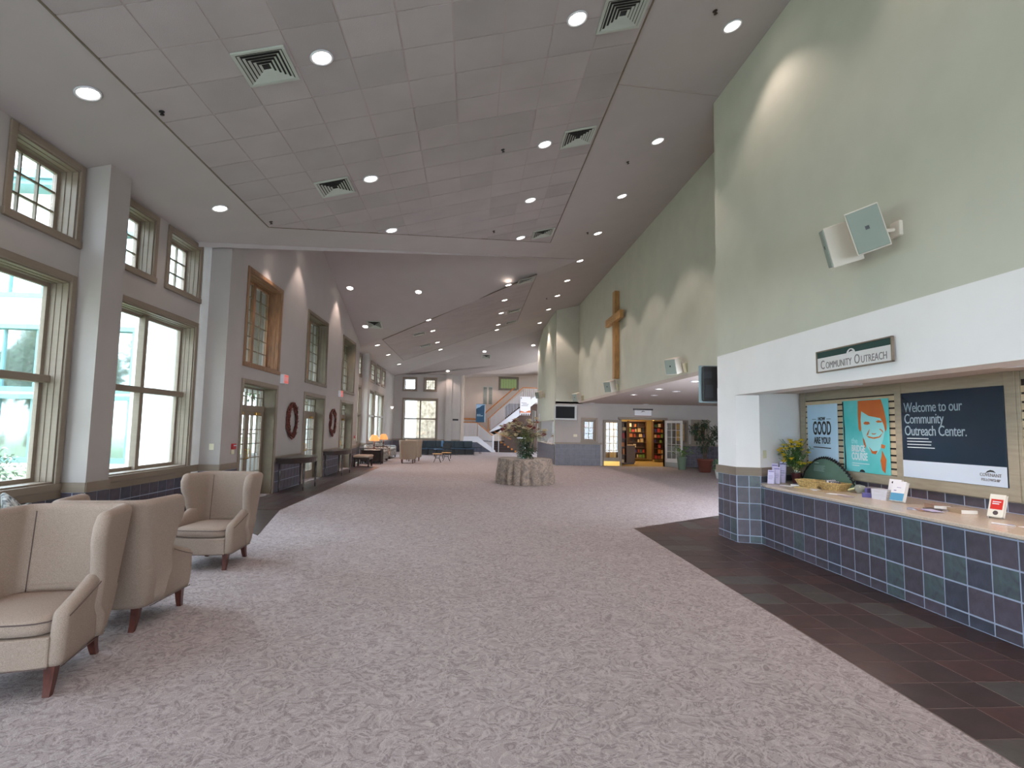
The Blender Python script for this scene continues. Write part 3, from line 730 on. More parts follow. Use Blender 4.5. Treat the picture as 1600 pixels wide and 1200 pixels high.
# ================================================================== WING CHAIRS
def upath(z, yf, wf, wb, yb, r, n=30):
    """half-U from the front of the +x side round the back to the centre; mirrored to the other side"""
    P = []
    for i in range(n//2): t = i/(n//2); P.append((wf+(wb-wf)*t, yf+(yb-r-yf)*t))
    for i in range(8):
        t = i/8; P.append(((1-t)**2*wb+2*t*(1-t)*wb+t*t*(wb-r), (1-t)**2*(yb-r)+2*t*(1-t)*yb+t*t*yb))
    for i in range(5): t = i/4; P.append(((wb-r)*(1-t), yb+.012*t))
    return [(x, y, z) for x, y in P]+[(-x, y, z) for x, y in reversed(P[:-1])]
def shell(levels, th):
    """closed upholstered U shell with softly rounded front ends and top roll"""
    m = MB(); rings = []; n = 0
    def ring(z, yf, wf, wb, yb, r, ins):
        o = upath(z, yf+th*.5, wf-ins, wb-ins, yb-ins, r); i = upath(z, yf+th*.5, wf-th+ins, wb-th+ins, yb-th+ins, max(.03, r-th*.6))
        R_ = th/2-ins
        def cap(p, q): 
            cx, cy = (p[0]+q[0])/2, (p[1]+q[1])/2; hx, hy = (p[0]-q[0])/2, (p[1]-q[1])/2
            return [(cx+hx*math.cos(f), cy+hy*math.cos(f)-R_*math.sin(f), z) for f in (PI*.18, PI*.36, PI*.5, PI*.64, PI*.82)]
        return o, i, o+cap(o[-1], i[-1])+list(reversed(i))+cap(i[0], o[0])
    for L_ in levels: o, i, r_ = ring(*L_, 0); rings.append(r_)
    z, yf, wf, wb, yb, r = levels[-1]
    for ph in (.35, .75, 1.1, 1.4):
        o, i, r_ = ring(z+th*.5*math.sin(ph), yf+th*.3*(1-math.cos(ph)), wf, wb, yb, r, th*.5*(1-math.cos(ph))); rings.append(r_)
    m.grid(rings, closed=True)
    def close(base, rev):
        n_ = len(o); tot = len(rings[0])
        for k in range(n_-1):
            a, b = base+k, base+k+1; c, d = base+n_+5+(n_-1-(k+1)), base+n_+5+(n_-1-k)
            m.f.append((a, b, c, d) if rev else (d, c, b, a)); m.sm.append(True)
        e1 = [base+n_-1]+[base+n_+q for q in range(5)]+[base+n_+5]
        e2 = [base+2*n_+4]+[base+2*n_+5+q for q in range(5)]+[base]
        for e in (e1, e2): m.f.append(tuple(e) if rev else tuple(reversed(e))); m.sm.append(True)
    close((len(rings)-1)*len(rings[0]), False) if False else close((len(rings)-1)*len(rings[0]), True)
    close(0, False)
    return m
def back_inner(u, bl, th, x_t):
    L_ = bl[int(round(u*(len(bl)-1)))]; z, yf, wf, wb, yb, r = L_
    P = upath(z, yf+th*.5, wf-th, wb-th, yb-th, max(.03, r-th*.6)); half = P[:len(P)//2]
    p = min(half, key=lambda q: abs(q[0]-x_t)); return p
def make_chair(label, loc, rz, m=M_tweed, group=None, detail=True, mp=M_pipe):
    t = thing('wing_chair', label, 'armchair', loc, rz, group)
    # arms + base shell
    def arm_h(y): return 0
    lv = [(.19, -.36, .385, .33, .36, .12), (.22, -.37, .392, .34, .37, .12), (.30, -.375, .397, .35, .385, .12), (.40, -.375, .40, .36, .40, .12), (.48, -.37, .40, .365, .41, .12), (.54, -.36, .40, .37, .42, .12)]
    a = shell(lv, .095)
    # arms roll down towards the front
    nv = []
    for x, y, z in a.v:
        if z > .3: 
            k = (z-.3)/.27; tt = min(1, max(0, (y+.36)/.40)); hgt = -.055*(1-tt)**2 + .075*tt*tt
            z += (hgt if y < .14 else -.05)*k
        nv.append((x, y, z))
    a.v = nv
    o = obj('arms_and_base', a, m, t)
    # wings and back
    bl = []
    K = ((0, .0, .398), (.32, .03, .398), (.55, -.01, .412), (.78, -.065, .432), (.92, -.06, .44), (1, -.03, .44))
    for i in range(15):
        u = i/14; z = .43+.62*u
        for (ua, ya, wa), (ub, yb_, wb_) in zip(K, K[1:]):
            if ua <= u <= ub+1e-9: q = (u-ua)/(ub-ua); q = q*q*(3-2*q); yfront = ya+(yb_-ya)*q; w = wa+(wb_-wa)*q; break
        if i == 0:
            for zz in (.205, .28, .36): bl.append((zz, .10-.04*(zz-.2)/.16, [.383, .394, .399][int((zz-.2)/.075)]+.003, [.333, .348, .356][int((zz-.2)/.075)], [.366, .385, .398][int((zz-.2)/.075)], .15))
        bl.append((z, yfront, w+.003, .368+.03*u, .422+.11*u, .17))
    b = shell(bl, .096)
    o = obj('backrest_with_wings', b, m, t)
    # deck and bowed front rail
    d = MB(); N = 12
    fr_ = [(-.32+.64*i/N, -.375-.035*math.sin(PI*i/N)) for i in range(N+1)]
    pts = fr_+[(.30, .30), (-.30, .30)]
    zz = [.185, .20, .36, .375]
    d.prism([(x, y, .185) for x, y in pts], (0, 0, .19)); o = obj('seat_rail', d, m, t)
    bv = o.modifiers.new('soft', 'BEVEL'); bv.width = .012; bv.segments = 2; bv.limit_method = 'ANGLE'; bv.angle_limit = .9
    # loose cushion
    cu = MB(); rows = []
    for z, e in ((.372, .03), (.385, .004), (.42, -.006), (.455, .004), (.478, .03), (.488, .075), (.494, .14), (.497, .22)):
        r = []
        for i in range(48):
            a_ = 2*PI*i/48; ca, sa = math.cos(a_), math.sin(a_); p = 6
            k = (abs(ca)**p+abs(sa)**p)**(-1/p)
            x = k*ca*(.318-e); y = k*sa*(.335-e)-.035
            if sa < 0: y -= .035*max(0, 1-(x/.32)**2)
            r.append((x, y, z+.008*math.cos(x*4)))
        rows.append(r)
    cu.grid(rows, closed=True); cu.add(rows[-1], [tuple(range(48))], True); cu.add(rows[0], [tuple(range(47, -1, -1))], True)
    c = obj('seat_cushion', cu, m, t)
    if detail:
        obj('cushion_piping', MB().tube([(p[0]*1.006, p[1]*1.004-.001, p[2]) for p in rows[3]], .0045, 6, True), mp, c)
        # piping: arm edge, back seams, hem
        pi = MB()
        for s in (1, -1):
            seam = []
            for i in range(11):
                u = (i+1)/11; z = 0; yb = .405+.13*(z-.5)/.57
                yb = .422+.11*(z-.5)/.57; p = back_inner((3+14*u)/17, bl, .096, .235+.03*u); seam.append((s*(p[0]-.002), p[1]-.003, p[2]))
            pi.tube(seam, .0035, 5)
        for s in (1, -1):
            pi.tube([(s*.4, -.345+.37*i/10, 0) if False else (s*(.403-.004*i/10), -.33+.36*i/10, .536-.055*(1-(.03+.36*i/10)/.40)**2+.075*((.03+.36*i/10)/.40)**2) for i in range(11)], .0035, 5)
        obj('seam_piping', pi, mp, t)
        hp_ = MB(); hp_.tube([(x*1.0, y-.004, .187) for x, y in fr_], .004, 5); 
        for s in (1, -1):
            hp_.tube([(s*(.388-.05*i/8), -.355+.62*i/8, .187) for i in range(9)], .004, 5)
        obj('hem_piping', hp_, mp, t)
    # legs
    for s in (1, -1):
        for fy in (0, 1):
            l = MB(); rows = []
            for k in range(6):
                u = k/5; z = .20*(1-u); w = .032-.012*u
                cx = s*((.315 if fy == 0 else .245)+(.0)); cy = (-.31-.025*u*u if fy == 0 else .285+.055*u*u)
                rows.append([(cx-w, cy-w, z), (cx+w, cy-w, z), (cx+w, cy+w, z), (cx-w, cy+w, z)])
            l.grid(rows, closed=True, flip=True); l.add(rows[0], [(0,1,2,3)]); l.add(rows[-1], [(3,2,1,0)]); l.sm = [False]*len(l.f)
            obj('leg', l, M_leg, t)
    return t
make_chair('taupe tweed wing chair cut by the left edge, seat towards the camera', (-2.99, 4.07, 0), math.radians(7))
make_chair('taupe tweed wing chair seen from behind, back to back with the nearest chair', (-3.04, 5.19, 0), math.radians(183))
make_chair('taupe tweed wing chair facing the camera alone under the paired windows', (-3.2, 7.19, 0), math.radians(-3))
make_chair('beige wing chair seen from behind at the far end, left of the little round tables', (-3.02, 26.5, 0), math.radians(184), m=M_tweedf, detail=False)
make_chair('beige wing chair at the far end half hidden behind its twin', (-2.95, 28.3, 0), math.radians(190), m=M_tweedf, detail=False)
# low bench and throw pillow under the near windows
t = thing('window_bench', 'low dark upholstered bench along the wall under the paired windows', 'bench', (-4.75, 9.4, 0))
obj('bench_seat', MB().cbox(-.3, .3, -1.3, 1.3, .30, .44, .03), mat('bench_charcoal_fabric', (74, 66, 64), .9, bump=.2), t)
obj('bench_top', MB().cbox(-.31, .31, -1.32, 1.32, .425, .46, .012), mat('bench_top_fabric', (96, 88, 84), .85), t)
for x in (-.24, .24):
    for y in (-1.2, 0, 1.2): obj('leg', MB().cbox(x-.03, x+.03, y-.03, y+.03, 0, .31, .004), M_dark, t)
pm = mat('patterned_pillow_print', (206, 204, 198), .9, rgb2=(52, 58, 64), scale=9, detail=1, dist=2.5)
t = thing('patterned_sofa', 'print sofa back showing just above the nearest wing chair by the window', 'sofa', (-4.62, 5.75, 0), 0)
obj('sofa_base', MB().cbox(-.45, .45, -.95, .95, .1, .45, .04), pm, t)
obj('sofa_back', MB().cbox(-.5, -.25, -.95, .95, .3, .80, .08), pm, t)
for y in (-.85, .85): obj('sofa_arm', MB().cbox(-.45, .45, y-.1, y+.1, .1, .62, .05), pm, t)
obj('throw_pillow', MB().lathe([(.001, -.07), (.12, -.06), (.22, -.02), (.23, 0), (.22, .02), (.12, .06), (.001, .07)], 4), pm, t, (-.12, .35, .78), (0, 1.1, .5))

# ================================================================== RIGHT WALL THINGS
def txt(s, size, m, parent, loc, rot, name='lettering', ext=.0015, align='LEFT', sx=1.0, space=1.0, bold=0):
    cu = bpy.data.curves.new(name, 'FONT'); cu.body = s; cu.size = size; cu.align_x = align; cu.extrude = ext; cu.space_character = space; cu.offset = bold
    cu.resolution_u = 3
    o = bpy.data.objects.new(name, cu); C.objects.link(o); cu.materials.append(m)
    o.parent = parent; o.location = loc; o.rotation_euler = rot; o.scale = (sx, 1, 1)
    return o
RW = (PI/2, 0, -PI/2)       # lettering on a wall that faces -x: reads towards -y
M_ink = mat('grey_ink', (96, 92, 92), .7); M_inks = mat('sign_ink', (128, 122, 122), .7); M_ink2 = mat('black_ink', (30, 34, 38), .7); M_whitep = mat('white_print', (214, 224, 230), .7)
# hanging sign over the niche; local frame: x runs along the wall towards the camera
t = thing('outreach_sign', 'framed white and dark green sign on the wall over the outreach niche', 'sign', (4.203, 5.67, 2.605), -PI/2)
SW, SHh = .60, .13
obj('board', MB().box(-SW+.01, SW-.01, -.016, -.002, -SHh+.008, SHh-.008), mat('sign_white', (226, 224, 224), .6), t)
obj('green_band', MB().box(-SW+.012, SW-.012, -.018, -.015, .045, SHh-.01), mat('sign_green', (36, 68, 62), .6), t)
obj('frame', MB().cbox(-SW, -SW+.014, -.03, 0, -SHh, SHh, .002).cbox(SW-.014, SW, -.03, 0, -SHh, SHh, .002).cbox(-SW, SW, -.03, 0, -SHh, -SHh+.014, .002).cbox(-SW, SW, -.03, 0, SHh-.014, SHh, .002), M_trim, t)
em = MB(); em.prism([(.07*math.cos(PI*i/16), -.0185, .045-.012+.058*math.sin(PI*i/16)) for i in range(17)], (0, -.002, 0)); obj('emblem_disc', em, mat('sign_white', (226, 224, 224), .6), t)
em2 = MB(); em2.prism([(-.035, -.0206, .05), (-.012, -.0206, .075), (.012, -.0206, .078), (.036, -.0206, .058), (.01, -.0206, .062), (-.012, -.0206, .056)], (0, -.002, 0)); obj('emblem_mark', em2, M_ink2, t)
for s, x, sz in (('C', -.53, .15), ('OMMUNITY', -.435, .112), ('O', .045, .15), ('UTREACH', .15, .112)):
    txt(s, sz, M_inks, t, (x, -.0175, -.09), (PI/2, 0, 0), sx=.74)

def poster(label, y0, y1, z0, z1, m, th=.008, x=5.612, name='poster'):
    t = thing(name, label, 'poster', (x, (y0+y1)/2, (z0+z1)/2), -PI/2)
    w, h = abs(y1-y0)/2, (z1-z0)/2
    obj('panel', MB().cbox(-w, w, -th, 0, -h, h, .0015), m, t)
    return t, w, h
# text / vector helper in panel coordinates 0..1 (u right, v up)
def flat(t, w, h, name, pts, m, d=.0095):
    obj(name, MB().prism([(-w+2*w*u, -d, -h+2*h*v) for u, v in pts], (0, -.001, 0)), m, t)
M_pblue = mat('poster_pale_blue', (172, 208, 232), .6, rgb2=(196, 220, 242), scale=1.2)
t, w, h = poster('tall pale blue poster reading how good are you, left on the slat wall', 8.69, 7.94, 1.23, 2.215, M_pblue)
txt('HOW', .075, M_ink2, t, (0, -.0095, .235), (PI/2,0,0), align='CENTER', sx=.9, bold=.002)
txt('GOOD', .30, M_ink2, t, (0, -.0095, .01), (PI/2,0,0), align='CENTER', sx=.48, bold=.006)
txt('ARE YOU?', .145, M_ink2, t, (0, -.0095, -.135), (PI/2,0,0), align='CENTER', sx=.62, bold=.003)
for a, b in ((.18, .32), (.66, .80)): flat(t, w, h, 'rule', [(a, .755), (b, .755), (b, .762), (a, .762)], M_ink2)
flat(t, w, h, 'rule', [(.2, .295), (.78, .285), (.78, .30), (.2, .308)], M_ink2); flat(t, w, h, 'quill_mark', [(.86, .07), (.88, .065), (.93, .13), (.91, .12)], M_ink2)
M_pteal = mat('poster_teal', (60, 186, 186), .6, rgb2=(118, 208, 214), scale=1.6); M_por = mat('poster_orange', (206, 116, 44), .6, rgb2=(190, 92, 44), scale=2); M_pface = mat('poster_pale_aqua', (150, 218, 222), .6)
t, w, h = poster('teal and orange course poster with a smiling face, right on the slat wall', 7.82, 6.91, 1.20, 2.24, M_pteal)
flat(t, w, h, 'face', [(.40,.86),(.42,.62),(.46,.50),(.55,.34),(.64,.28),(.74,.27),(.82,.34),(.88,.46),(.93,.62),(.92,.80),(.80,.92),(.55,.95)], M_pface, .0085)
flat(t, w, h, 'hair', [(.37,.99),(.36,.78),(.37,.60),(.405,.555),(.43,.60),(.42,.72),(.44,.845),(.47,.83),(.60,.775),(.74,.755),(.84,.74),(.90,.66),(.93,.56),(.955,.60),(.955,.70),(.93,.80),(.90,.90),(.86,.99)], M_por, .0098)
for p_ in ([(.48,.68),(.52,.70),(.60,.695),(.62,.665),(.56,.655),(.50,.66)], [(.74,.70),(.80,.715),(.87,.70),(.86,.685),(.78,.68)]): flat(t, w, h, 'eye', p_, M_por, .0098)
flat(t, w, h, 'nose', [(.64,.545),(.70,.535),(.75,.545),(.72,.525),(.67,.523)], M_por, .0098)
flat(t, w, h, 'smile', [(.52,.52),(.56,.505),(.68,.485),(.80,.50),(.88,.55),(.82,.488),(.70,.465),(.58,.48)], M_por, .0098)
flat(t, w, h, 'cheek_line', [(.54,.52),(.58,.57),(.61,.60),(.60,.57),(.57,.51)], M_por, .0098); flat(t, w, h, 'cheek_line', [(.80,.60),(.85,.575),(.89,.54),(.88,.575),(.84,.60)], M_por, .0098)
flat(t, w, h, 'collar', [(.45,.48),(.47,.40),(.50,.33),(.52,.37),(.49,.45)], M_por, .0098); flat(t, w, h, 'collar', [(.58,.36),(.66,.30),(.76,.31),(.72,.26),(.64,.27)], M_por, .0098)
flat(t, w, h, 'scarf', [(.84,.40),(.92,.385),(.90,.34),(.83,.35)], M_por, .0098); flat(t, w, h, 'scarf', [(.85,.32),(.93,.20),(.90,.02),(.84,.06),(.81,.18),(.84,.26)], M_por, .0098)
flat(t, w, h, 'dark_edge', [(.0,.99),(.03,.99),(.035,.75),(.05,.6),(.045,.4),(.06,.2),(.06,.02),(.03,.02),(.025,.4),(.02,.7)], M_ink2, .0098)
txt('the', .115, M_pface, t, (-.28, -.0095, -.11), (PI/2,0,0), sx=.85, bold=.002)
txt('BRIDGE', .13, M_whitep, t, (-.28, -.0095, -.225), (PI/2,0,0), sx=.62, bold=.003); txt('COURSE', .15, M_whitep, t, (-.28, -.0095, -.345), (PI/2,0,0), sx=.56, bold=.004)
flat(t, w, h, 'fine_print', [(.20,.115),(.58,.115),(.58,.125),(.20,.125)], M_whitep); flat(t, w, h, 'fine_print', [(.20,.085),(.36,.085),(.36,.095),(.20,.095)], M_whitep)
flat(t, w, h, 'dark_badge', [(.42+.06*math.cos(PI*i/8), .005+.035*math.sin(PI*i/8)) for i in range(9)], M_ink2)
M_navy = mat('welcome_navy', (18, 34, 54), .25, rgb2=(22, 40, 60), scale=1)
t, w, h = poster('large navy and white welcome panel on the outreach slat wall', 6.68, 5.305, 1.21, 2.285, M_navy, th=.014, x=5.606)
flat(t, w, h, 'white_band', [(0.002,.002),(.998,.002),(.998,.20),(.002,.20)], mat('panel_white', (204, 216, 232), .5), .0145)
for s, z in (('Welcome to our', .29), ('Community', .145), ('Outreach Center.', -.005)):
    txt(s, .178, M_whitep if False else mat('pale_print', (150, 170, 184), .7), t, (-.64, -.0155, z), (PI/2,0,0), sx=.73, space=.94)
for k, L_ in enumerate((.24, .27, .265, .30)): flat(t, w, h, 'fine_print', [(.06,.455-.035*k),(.06+L_,.455-.035*k),(.06+L_,.464-.035*k),(.06,.464-.035*k)], M_whitep, .0155)
flat(t, w, h, 'emblem_mark', [(.82,.125),(.84,.150),(.865,.163),(.89,.157),(.91,.135),(.885,.142),(.86,.142),(.84,.135)], M_ink2, .0165)
txt('COVENANT', .05, M_inks, t, (.50, -.0175, -.435), (PI/2,0,0), align='CENTER', sx=.9); txt('FELLOWSHIP', .042, M_inks, t, (.50, -.0175, -.485), (PI/2,0,0), align='CENTER', sx=.9)

# loudspeakers: a slightly tapered cabinet with a recessed grille and a badge
def speaker(label, loc, rot, w=.30, h=.44, d=.30, group=None, bracket=None, arm=True):
    t = thing('wall_speaker', label, 'loudspeaker', loc, 0, group); t.rotation_euler = rot
    fw, bw_ = w/2, w*.30
    m = MB(); m.prism([(-fw, -d/2, -h/2), (fw, -d/2, -h/2), (bw_, d/2, -h/2), (-bw_, d/2, -h/2)], (0,0,h)); o = obj('cabinet', m, M_spk, t)
    b = o.modifiers.new('b', 'BEVEL'); b.width = .008; b.segments = 2
    obj('grille', MB().cbox(-fw+.012, fw-.012, -d/2-.012, -d/2+.002, -h/2+.012, h/2-.012, .004), M_grille, t)
    obj('badge', MB().box(-.018, .018, -d/2-.016, -d/2-.011, .0, .036), M_black, t)
    if arm: obj('bracket_arm', MB().cyl((0, d/2-.02, -.02), (0, d/2+.14, -.06), .02, n=8).box(-.05, .05, d/2+.12, d/2+.15, -.12, .04), M_spk, t)
    return t
# local -y is the grille
speaker('white wall speaker of the near pair on the sage wall, grille towards the camera', (3.93, 5.06, 3.80), (math.radians(14), math.radians(-16), math.radians(-33)), arm=True)
speaker('white wall speaker of the near pair, turned away towards the far end', (3.97, 5.46, 3.80), (math.radians(14), math.radians(14), math.radians(-118)), arm=True)
br = tag(obj('speaker_bracket', MB().cbox(4.19, 4.23, 4.92, 5.06, 3.72, 3.88, .01).cyl((4.02, 5.08, 3.8), (4.2, 5.0, 3.8), .02, n=8), M_spk), 'white mounting bracket behind the near pair of speakers', 'bracket')
for k, (x, y, z) in enumerate(((4.92, 12.8, 3.34), (4.92, 18.93, 3.31), (4.92, 25.05, 3.27), (3.80, 30.4, 3.68))):
    t = speaker(['white wall speaker above the soffit, nearest of the far row', 'white wall speaker just below the cross', 'white wall speaker beside the column over the screen', 'white wall speaker on the far sage wall over the reception niche'][k], (x, y, z), (math.radians(15), math.radians(0), math.radians(-56)), w=.32, h=.38, d=.38, arm=False)
    obj('bracket_arm', MB().box(.14, .22, .1, .28, -.2, .02), M_plate, t)

# the cross
t = thing('wooden_cross', 'tall plain oak cross mounted on the long sage wall', 'cross', (5.105, 18.95, 3.58))
obj('upright', MB().cbox(-.09, .09, -.15, .15, 0, 3.17, .006), M_oak, t); obj('crossbar', MB().cbox(-.14, .0, -1.0, 1.0, 2.02, 2.30, .006), mat('oak_cross_bar', (180, 138, 86), .45, var=.1, scale=5, stretch=(5, 1, 5)), t)
obj('wall_standoff', MB().box(.06, .078, -.06, .06, .5, .7).box(.06, .078, -.06, .06, 2.5, 2.7), M_black, t)

# screens
t = thing('wall_screen', 'flat television with silver frame above the tiled wall by the bookstore', 'television', (4.53, 26.05, 2.56))
obj('bezel', MB().cbox(-.55, .55, -.06, .03, -.36, .36, .012), M_steel if False else mat('silver_plastic', (176, 178, 176), .4), t); obj('screen', MB().box(-.49, .44, -.064, -.058, -.28, .29), mat('dark_screen', (14, 14, 16), .5, spec=.15), t)
obj('mount', MB().box(-.1, .1, .03, .14, -.1, .1), M_black, t)
t = thing('wall_screen', 'television seen edge-on from behind at the near end of the lobby soffit', 'television', (4.62, 9.5, 2.61), math.radians(172))
obj('bezel', MB().cbox(-.5, .5, -.05, .0, -.34, .34, .01), mat('silver_blue_plastic', (150, 172, 180), .4), t); obj('back_shell', MB().cbox(-.46, .46, 0, .09, -.32, .32, .02), M_black, t)
obj('vent_block', MB().box(.28, .42, .085, .10, -.25, -.02), mat('black_plastic_rib', (44, 46, 52), .6), t); obj('vent_block', MB().box(.30, .44, .085, .10, .1, .22), mat('black_plastic_rib', (44, 46, 52), .6), t); obj('mount', MB().box(-.08, .08, .09, .3, -.1, .1), M_black, t)

# outlets, switches, alarms
def plate(label, loc, rz, w=.045, h=.062, m=M_plate, cat='wall outlet', name='outlet_plate'):
    t = thing(name, label, cat, loc, rz)
    obj('cover_plate', MB().cbox(-w, w, -.008, 0, -h, h, .003), m, t); obj('receptacle', MB().box(-.015, .015, -.011, -.007, -.03, .03), m, t)
g, _l = seg(C_, E_)
plate('ivory outlet on the niche side wall behind the flowers', (4.68, 8.385, 1.40), g+0)
plate('ivory outlet on the wall beside the near pilaster and fire alarm', (LX+.25, 11.30, 1.27), 0)
plate('ivory double outlet under the silver television', (5.05, 26.2, 1.45), 0, w=.09)
plate('thermostat plate between the second door and far wreath', (DX, 20.0, 1.5), PI/2) if False else None
def alarm(label, y):
    t = thing('fire_alarm_pull', label, 'fire alarm', (DX, y, 1.22), PI/2)
    obj('pull_box', MB().cbox(-.07, .07, -.05, 0, -.02, .10, .006), mat('alarm_red', (176, 32, 38), .4), t); obj('lower_plate', MB().cbox(-.06, .06, -.02, 0, -.12, -.02, .004), M_plate, t)
    obj('pull_bar', MB().box(-.05, .05, -.065, -.048, .05, .07), M_white_s, t)
alarm('red fire alarm pull station beside the nearest double door', 11.85); alarm('red fire alarm pull station past the farthest double door', 23.7)
def exit_sign(label, y):
    t = thing('exit_sign', label, 'exit sign', (DX, y, 2.93), PI/2)
    obj('housing', MB().cbox(-.16, .16, -.10, 0, -.12, .12, .006), M_white_s, t)
    obj('end_face', MB().cbox(-.15, .15, -.108, -.098, -.11, .11, .003), mat('exit_face_red', (236, 120, 112), .5, emit=.4), t)
    txt('EXIT', .13, M_white_s, t, (0, -.109, -.045), (PI/2, 0, 0), align='CENTER')
exit_sign('lit red exit sign between the first door and the near wreath', 14.62); exit_sign('lit red exit sign beside the third double door', 20.78)

# wreaths
def wreath(label, y):
    t = thing('grapevine_wreath', label, 'wreath', (DX+.02, y, 1.86), PI/2)
    M_vine = mat('wreath_vine', (88, 42, 34), .8, var=.3, scale=20)
    for k in range(9):
        ph = random.uniform(0, 6); r0 = .36+random.uniform(-.03, .03)
        pts = []
        for i in range(40):
            a = 2*PI*i/40; rr = r0+.045*math.sin(3*a+ph)+.02*math.sin(7*a+ph*2)
            pts.append((rr*math.cos(a), -.03+.03*math.sin(5*a+ph), rr*1.18*math.sin(a)))
        obj('vine', MB().tube(pts, .017, 5, True), M_vine, t)
    b = MB()
    for k in range(90):
        a = random.uniform(0, 2*PI); r = .36+random.uniform(-.07, .07); p = Vector((r*math.cos(a), -.04+random.uniform(-.04, .03), r*1.18*math.sin(a)))
        q = p+Vector((random.uniform(-.06, .06), random.uniform(-.05, .02), random.uniform(-.06, .06)))
        b.cyl(p, q, .006, .003, 4, False)
    obj('twigs', b, M_vine, t, kind='stuff')
wreath('dark red twig wreath on the wall between the first and second doors', 15.45); wreath('dark red twig wreath on the wall between the second and third doors', 19.85)

# demilune console tables
def console(label, y0, y1, x1):
    cy = (y0+y1)/2; t = thing('console_table', label, 'table', (DX+.03, cy, 0))
    hw = (y1-y0)/2; D = x1-DX-.03
    pts = [(0, -hw), (D*.55, -hw)]+[(D*(.55+.45*math.sin(PI*i/12)), -hw+2*hw*i/12) for i in range(1, 12)]+[(D*.55, hw), (0, hw)]
    o = obj('table_top', MB().prism([(x, y, .84) for x, y in pts], (0,0,.035)), M_dark, t); b = o.modifiers.new('b', 'BEVEL'); b.width = .008; b.segments = 2
    obj('apron', MB().prism([(x*.93+.005, y*.94, .73) for x, y in pts], (0,0,.11)), M_dark, t)
    for x, y in ((.07, -hw*.86), (.07, hw*.86), (D*.8, -hw*.55), (D*.8, hw*.55)):
        obj('leg', MB().lathe([(.036, .73), (.036, .6), (.026, .57), (.034, .54), (.03, .4), (.018, .12), (.026, .08), (.018, .05), (.014, 0)], 10, (x, y, 0)), M_dark, t)
console('dark half-round console table under the near wreath', 14.35, 16.35, -4.25); console('dark half-round console table under the far wreath', 18.75, 20.95, -4.3)
# ================================================================== FOLIAGE HELPERS
def leaf(mb, p, d, L, w, droop=.3, up=Vector((0,0,1))):
    d = d.normalized(); s = d.cross(up)
    if s.length < .05: s = Vector((1, 0, 0))
    s.normalize(); n = s.cross(d)
    a = p; b = p+d*L*.45+n*L*.06; c = p+d*L-up*L*droop
    m1 = b-s*w; m2 = b+s*w
    mb.add([a, m1, c, m2, b+n*w*.35], [(0,1,4),(1,2,4),(2,3,4),(3,0,4)])
def rdir(zmin=-1, zmax=1):
    z = random.uniform(zmin, zmax); a = random.uniform(0, 2*PI); r = math.sqrt(1-z*z); return Vector((r*math.cos(a), r*math.sin(a), z))
def leaf_cloud(n, c, r, L, w, shell=.5):
    mb = MB()
    for i in range(n):
        d = rdir(); k = shell+(1-shell)*random.random()
        p = Vector(c)+Vector((d.x*r[0], d.y*r[1], d.z*r[2]))*k
        leaf(mb, p, (d+rdir()*.8), L*random.uniform(.7, 1.3), w*random.uniform(.7, 1.3), random.uniform(0, .5))
    return mb
def blossom(mb, p, r, n=5):
    for i in range(n):
        a = 2*PI*i/n+random.random(); d = Vector((math.cos(a), math.sin(a), .35)); leaf(mb, Vector(p), d, r, r*.42, -.1)
    return mb

# ================================================================== ON THE COUNTER
CT = .95
M_card = mat('lilac_card', (206, 200, 232), .6); M_paper = mat('white_paper', (224, 222, 226), .6); M_page = mat('book_pages', (240, 238, 234), .8)
M_lilac_ink = mat('lilac_print', (120, 112, 170), .7)
def brochure(label, x, y, h, w=.10):
    t = thing('brochure_holder', label, 'brochure', (x, y, CT), math.radians(-48))
    m = MB(); m.M = Matrix.Rotation(math.radians(-12), 4, 'X')
    m.cbox(-w/2, w/2, -.012, .012, 0, h, .002); b = obj('brochures', m, M_card, t)
    q = MB(); q.M = m.M; q.box(-w*.4, w*.4, -.014, -.012, h*.86, h*.92); q.box(-w*.38, w*.3, -.014, -.012, h*.55, h*.57); q.box(-w*.38, w*.34, -.014, -.012, h*.45, h*.47); q.box(-w*.38, w*.2, -.014, -.012, h*.35, h*.37)
    obj('print_lines', q, M_lilac_ink, b)
    obj('stand', MB().prism([(-w/2-.004, .012, 0), (-w/2-.004, .075, 0), (-w/2-.004, .04, h*.5), (-w/2-.004, .02, h*.5)], (w+.008, 0, 0)), M_vase, t)
brochure('small lilac leaflet stand on the counter, frontmost of four', 4.68, 8.22, .215)
brochure('lilac leaflet stand on the counter, second of four from the front', 4.80, 8.27, .26)
brochure('lilac leaflet stand on the counter, third and left one behind', 4.84, 8.40, .31)
brochure('lilac leaflet stand on the counter, rearmost beside the flower pot', 4.97, 8.40, .34)
# flower pot
t = thing('flower_arrangement', 'yellow flower arrangement in a burgundy pot at the far end of the counter', 'flowers', (5.16, 8.33, CT))
obj('pot', MB().lathe([(.045, 0), (.052, .01), (.068, .15), (.074, .155), (.074, .165), (.062, .165), (.055, .14)], 20), mat('burgundy_pot', (74, 36, 40), .35), t)
obj('glass_rim', MB().lathe([(.055, .16), (.058, .2), (.052, .24), (.05, .24), (.055, .2), (.05, .16)], 16), M_vase, t)
st = MB(); tips = []
for i in range(56):
    a = random.uniform(0, 2*PI); z = random.uniform(.28, .68); r = random.uniform(.04, .25)*(1.15-abs(z-.45)); tips.append(Vector((r*math.cos(a), r*math.sin(a)*.8, z)))
    st.tube([(0, 0, .15), (r*.35*math.cos(a), r*.35*math.sin(a), .2+z*.35), tips[-1]], .003, 4)
obj('stems', st, M_green, t, kind='stuff')
gl = MB()
for i in range(900):
    q = random.choice(tips); k = random.uniform(.45, 1.0); p = Vector((q.x*k, q.y*k, .2+(q.z-.2)*k)); leaf(gl, p, rdir(-.2, 1), .07, .011, .2)
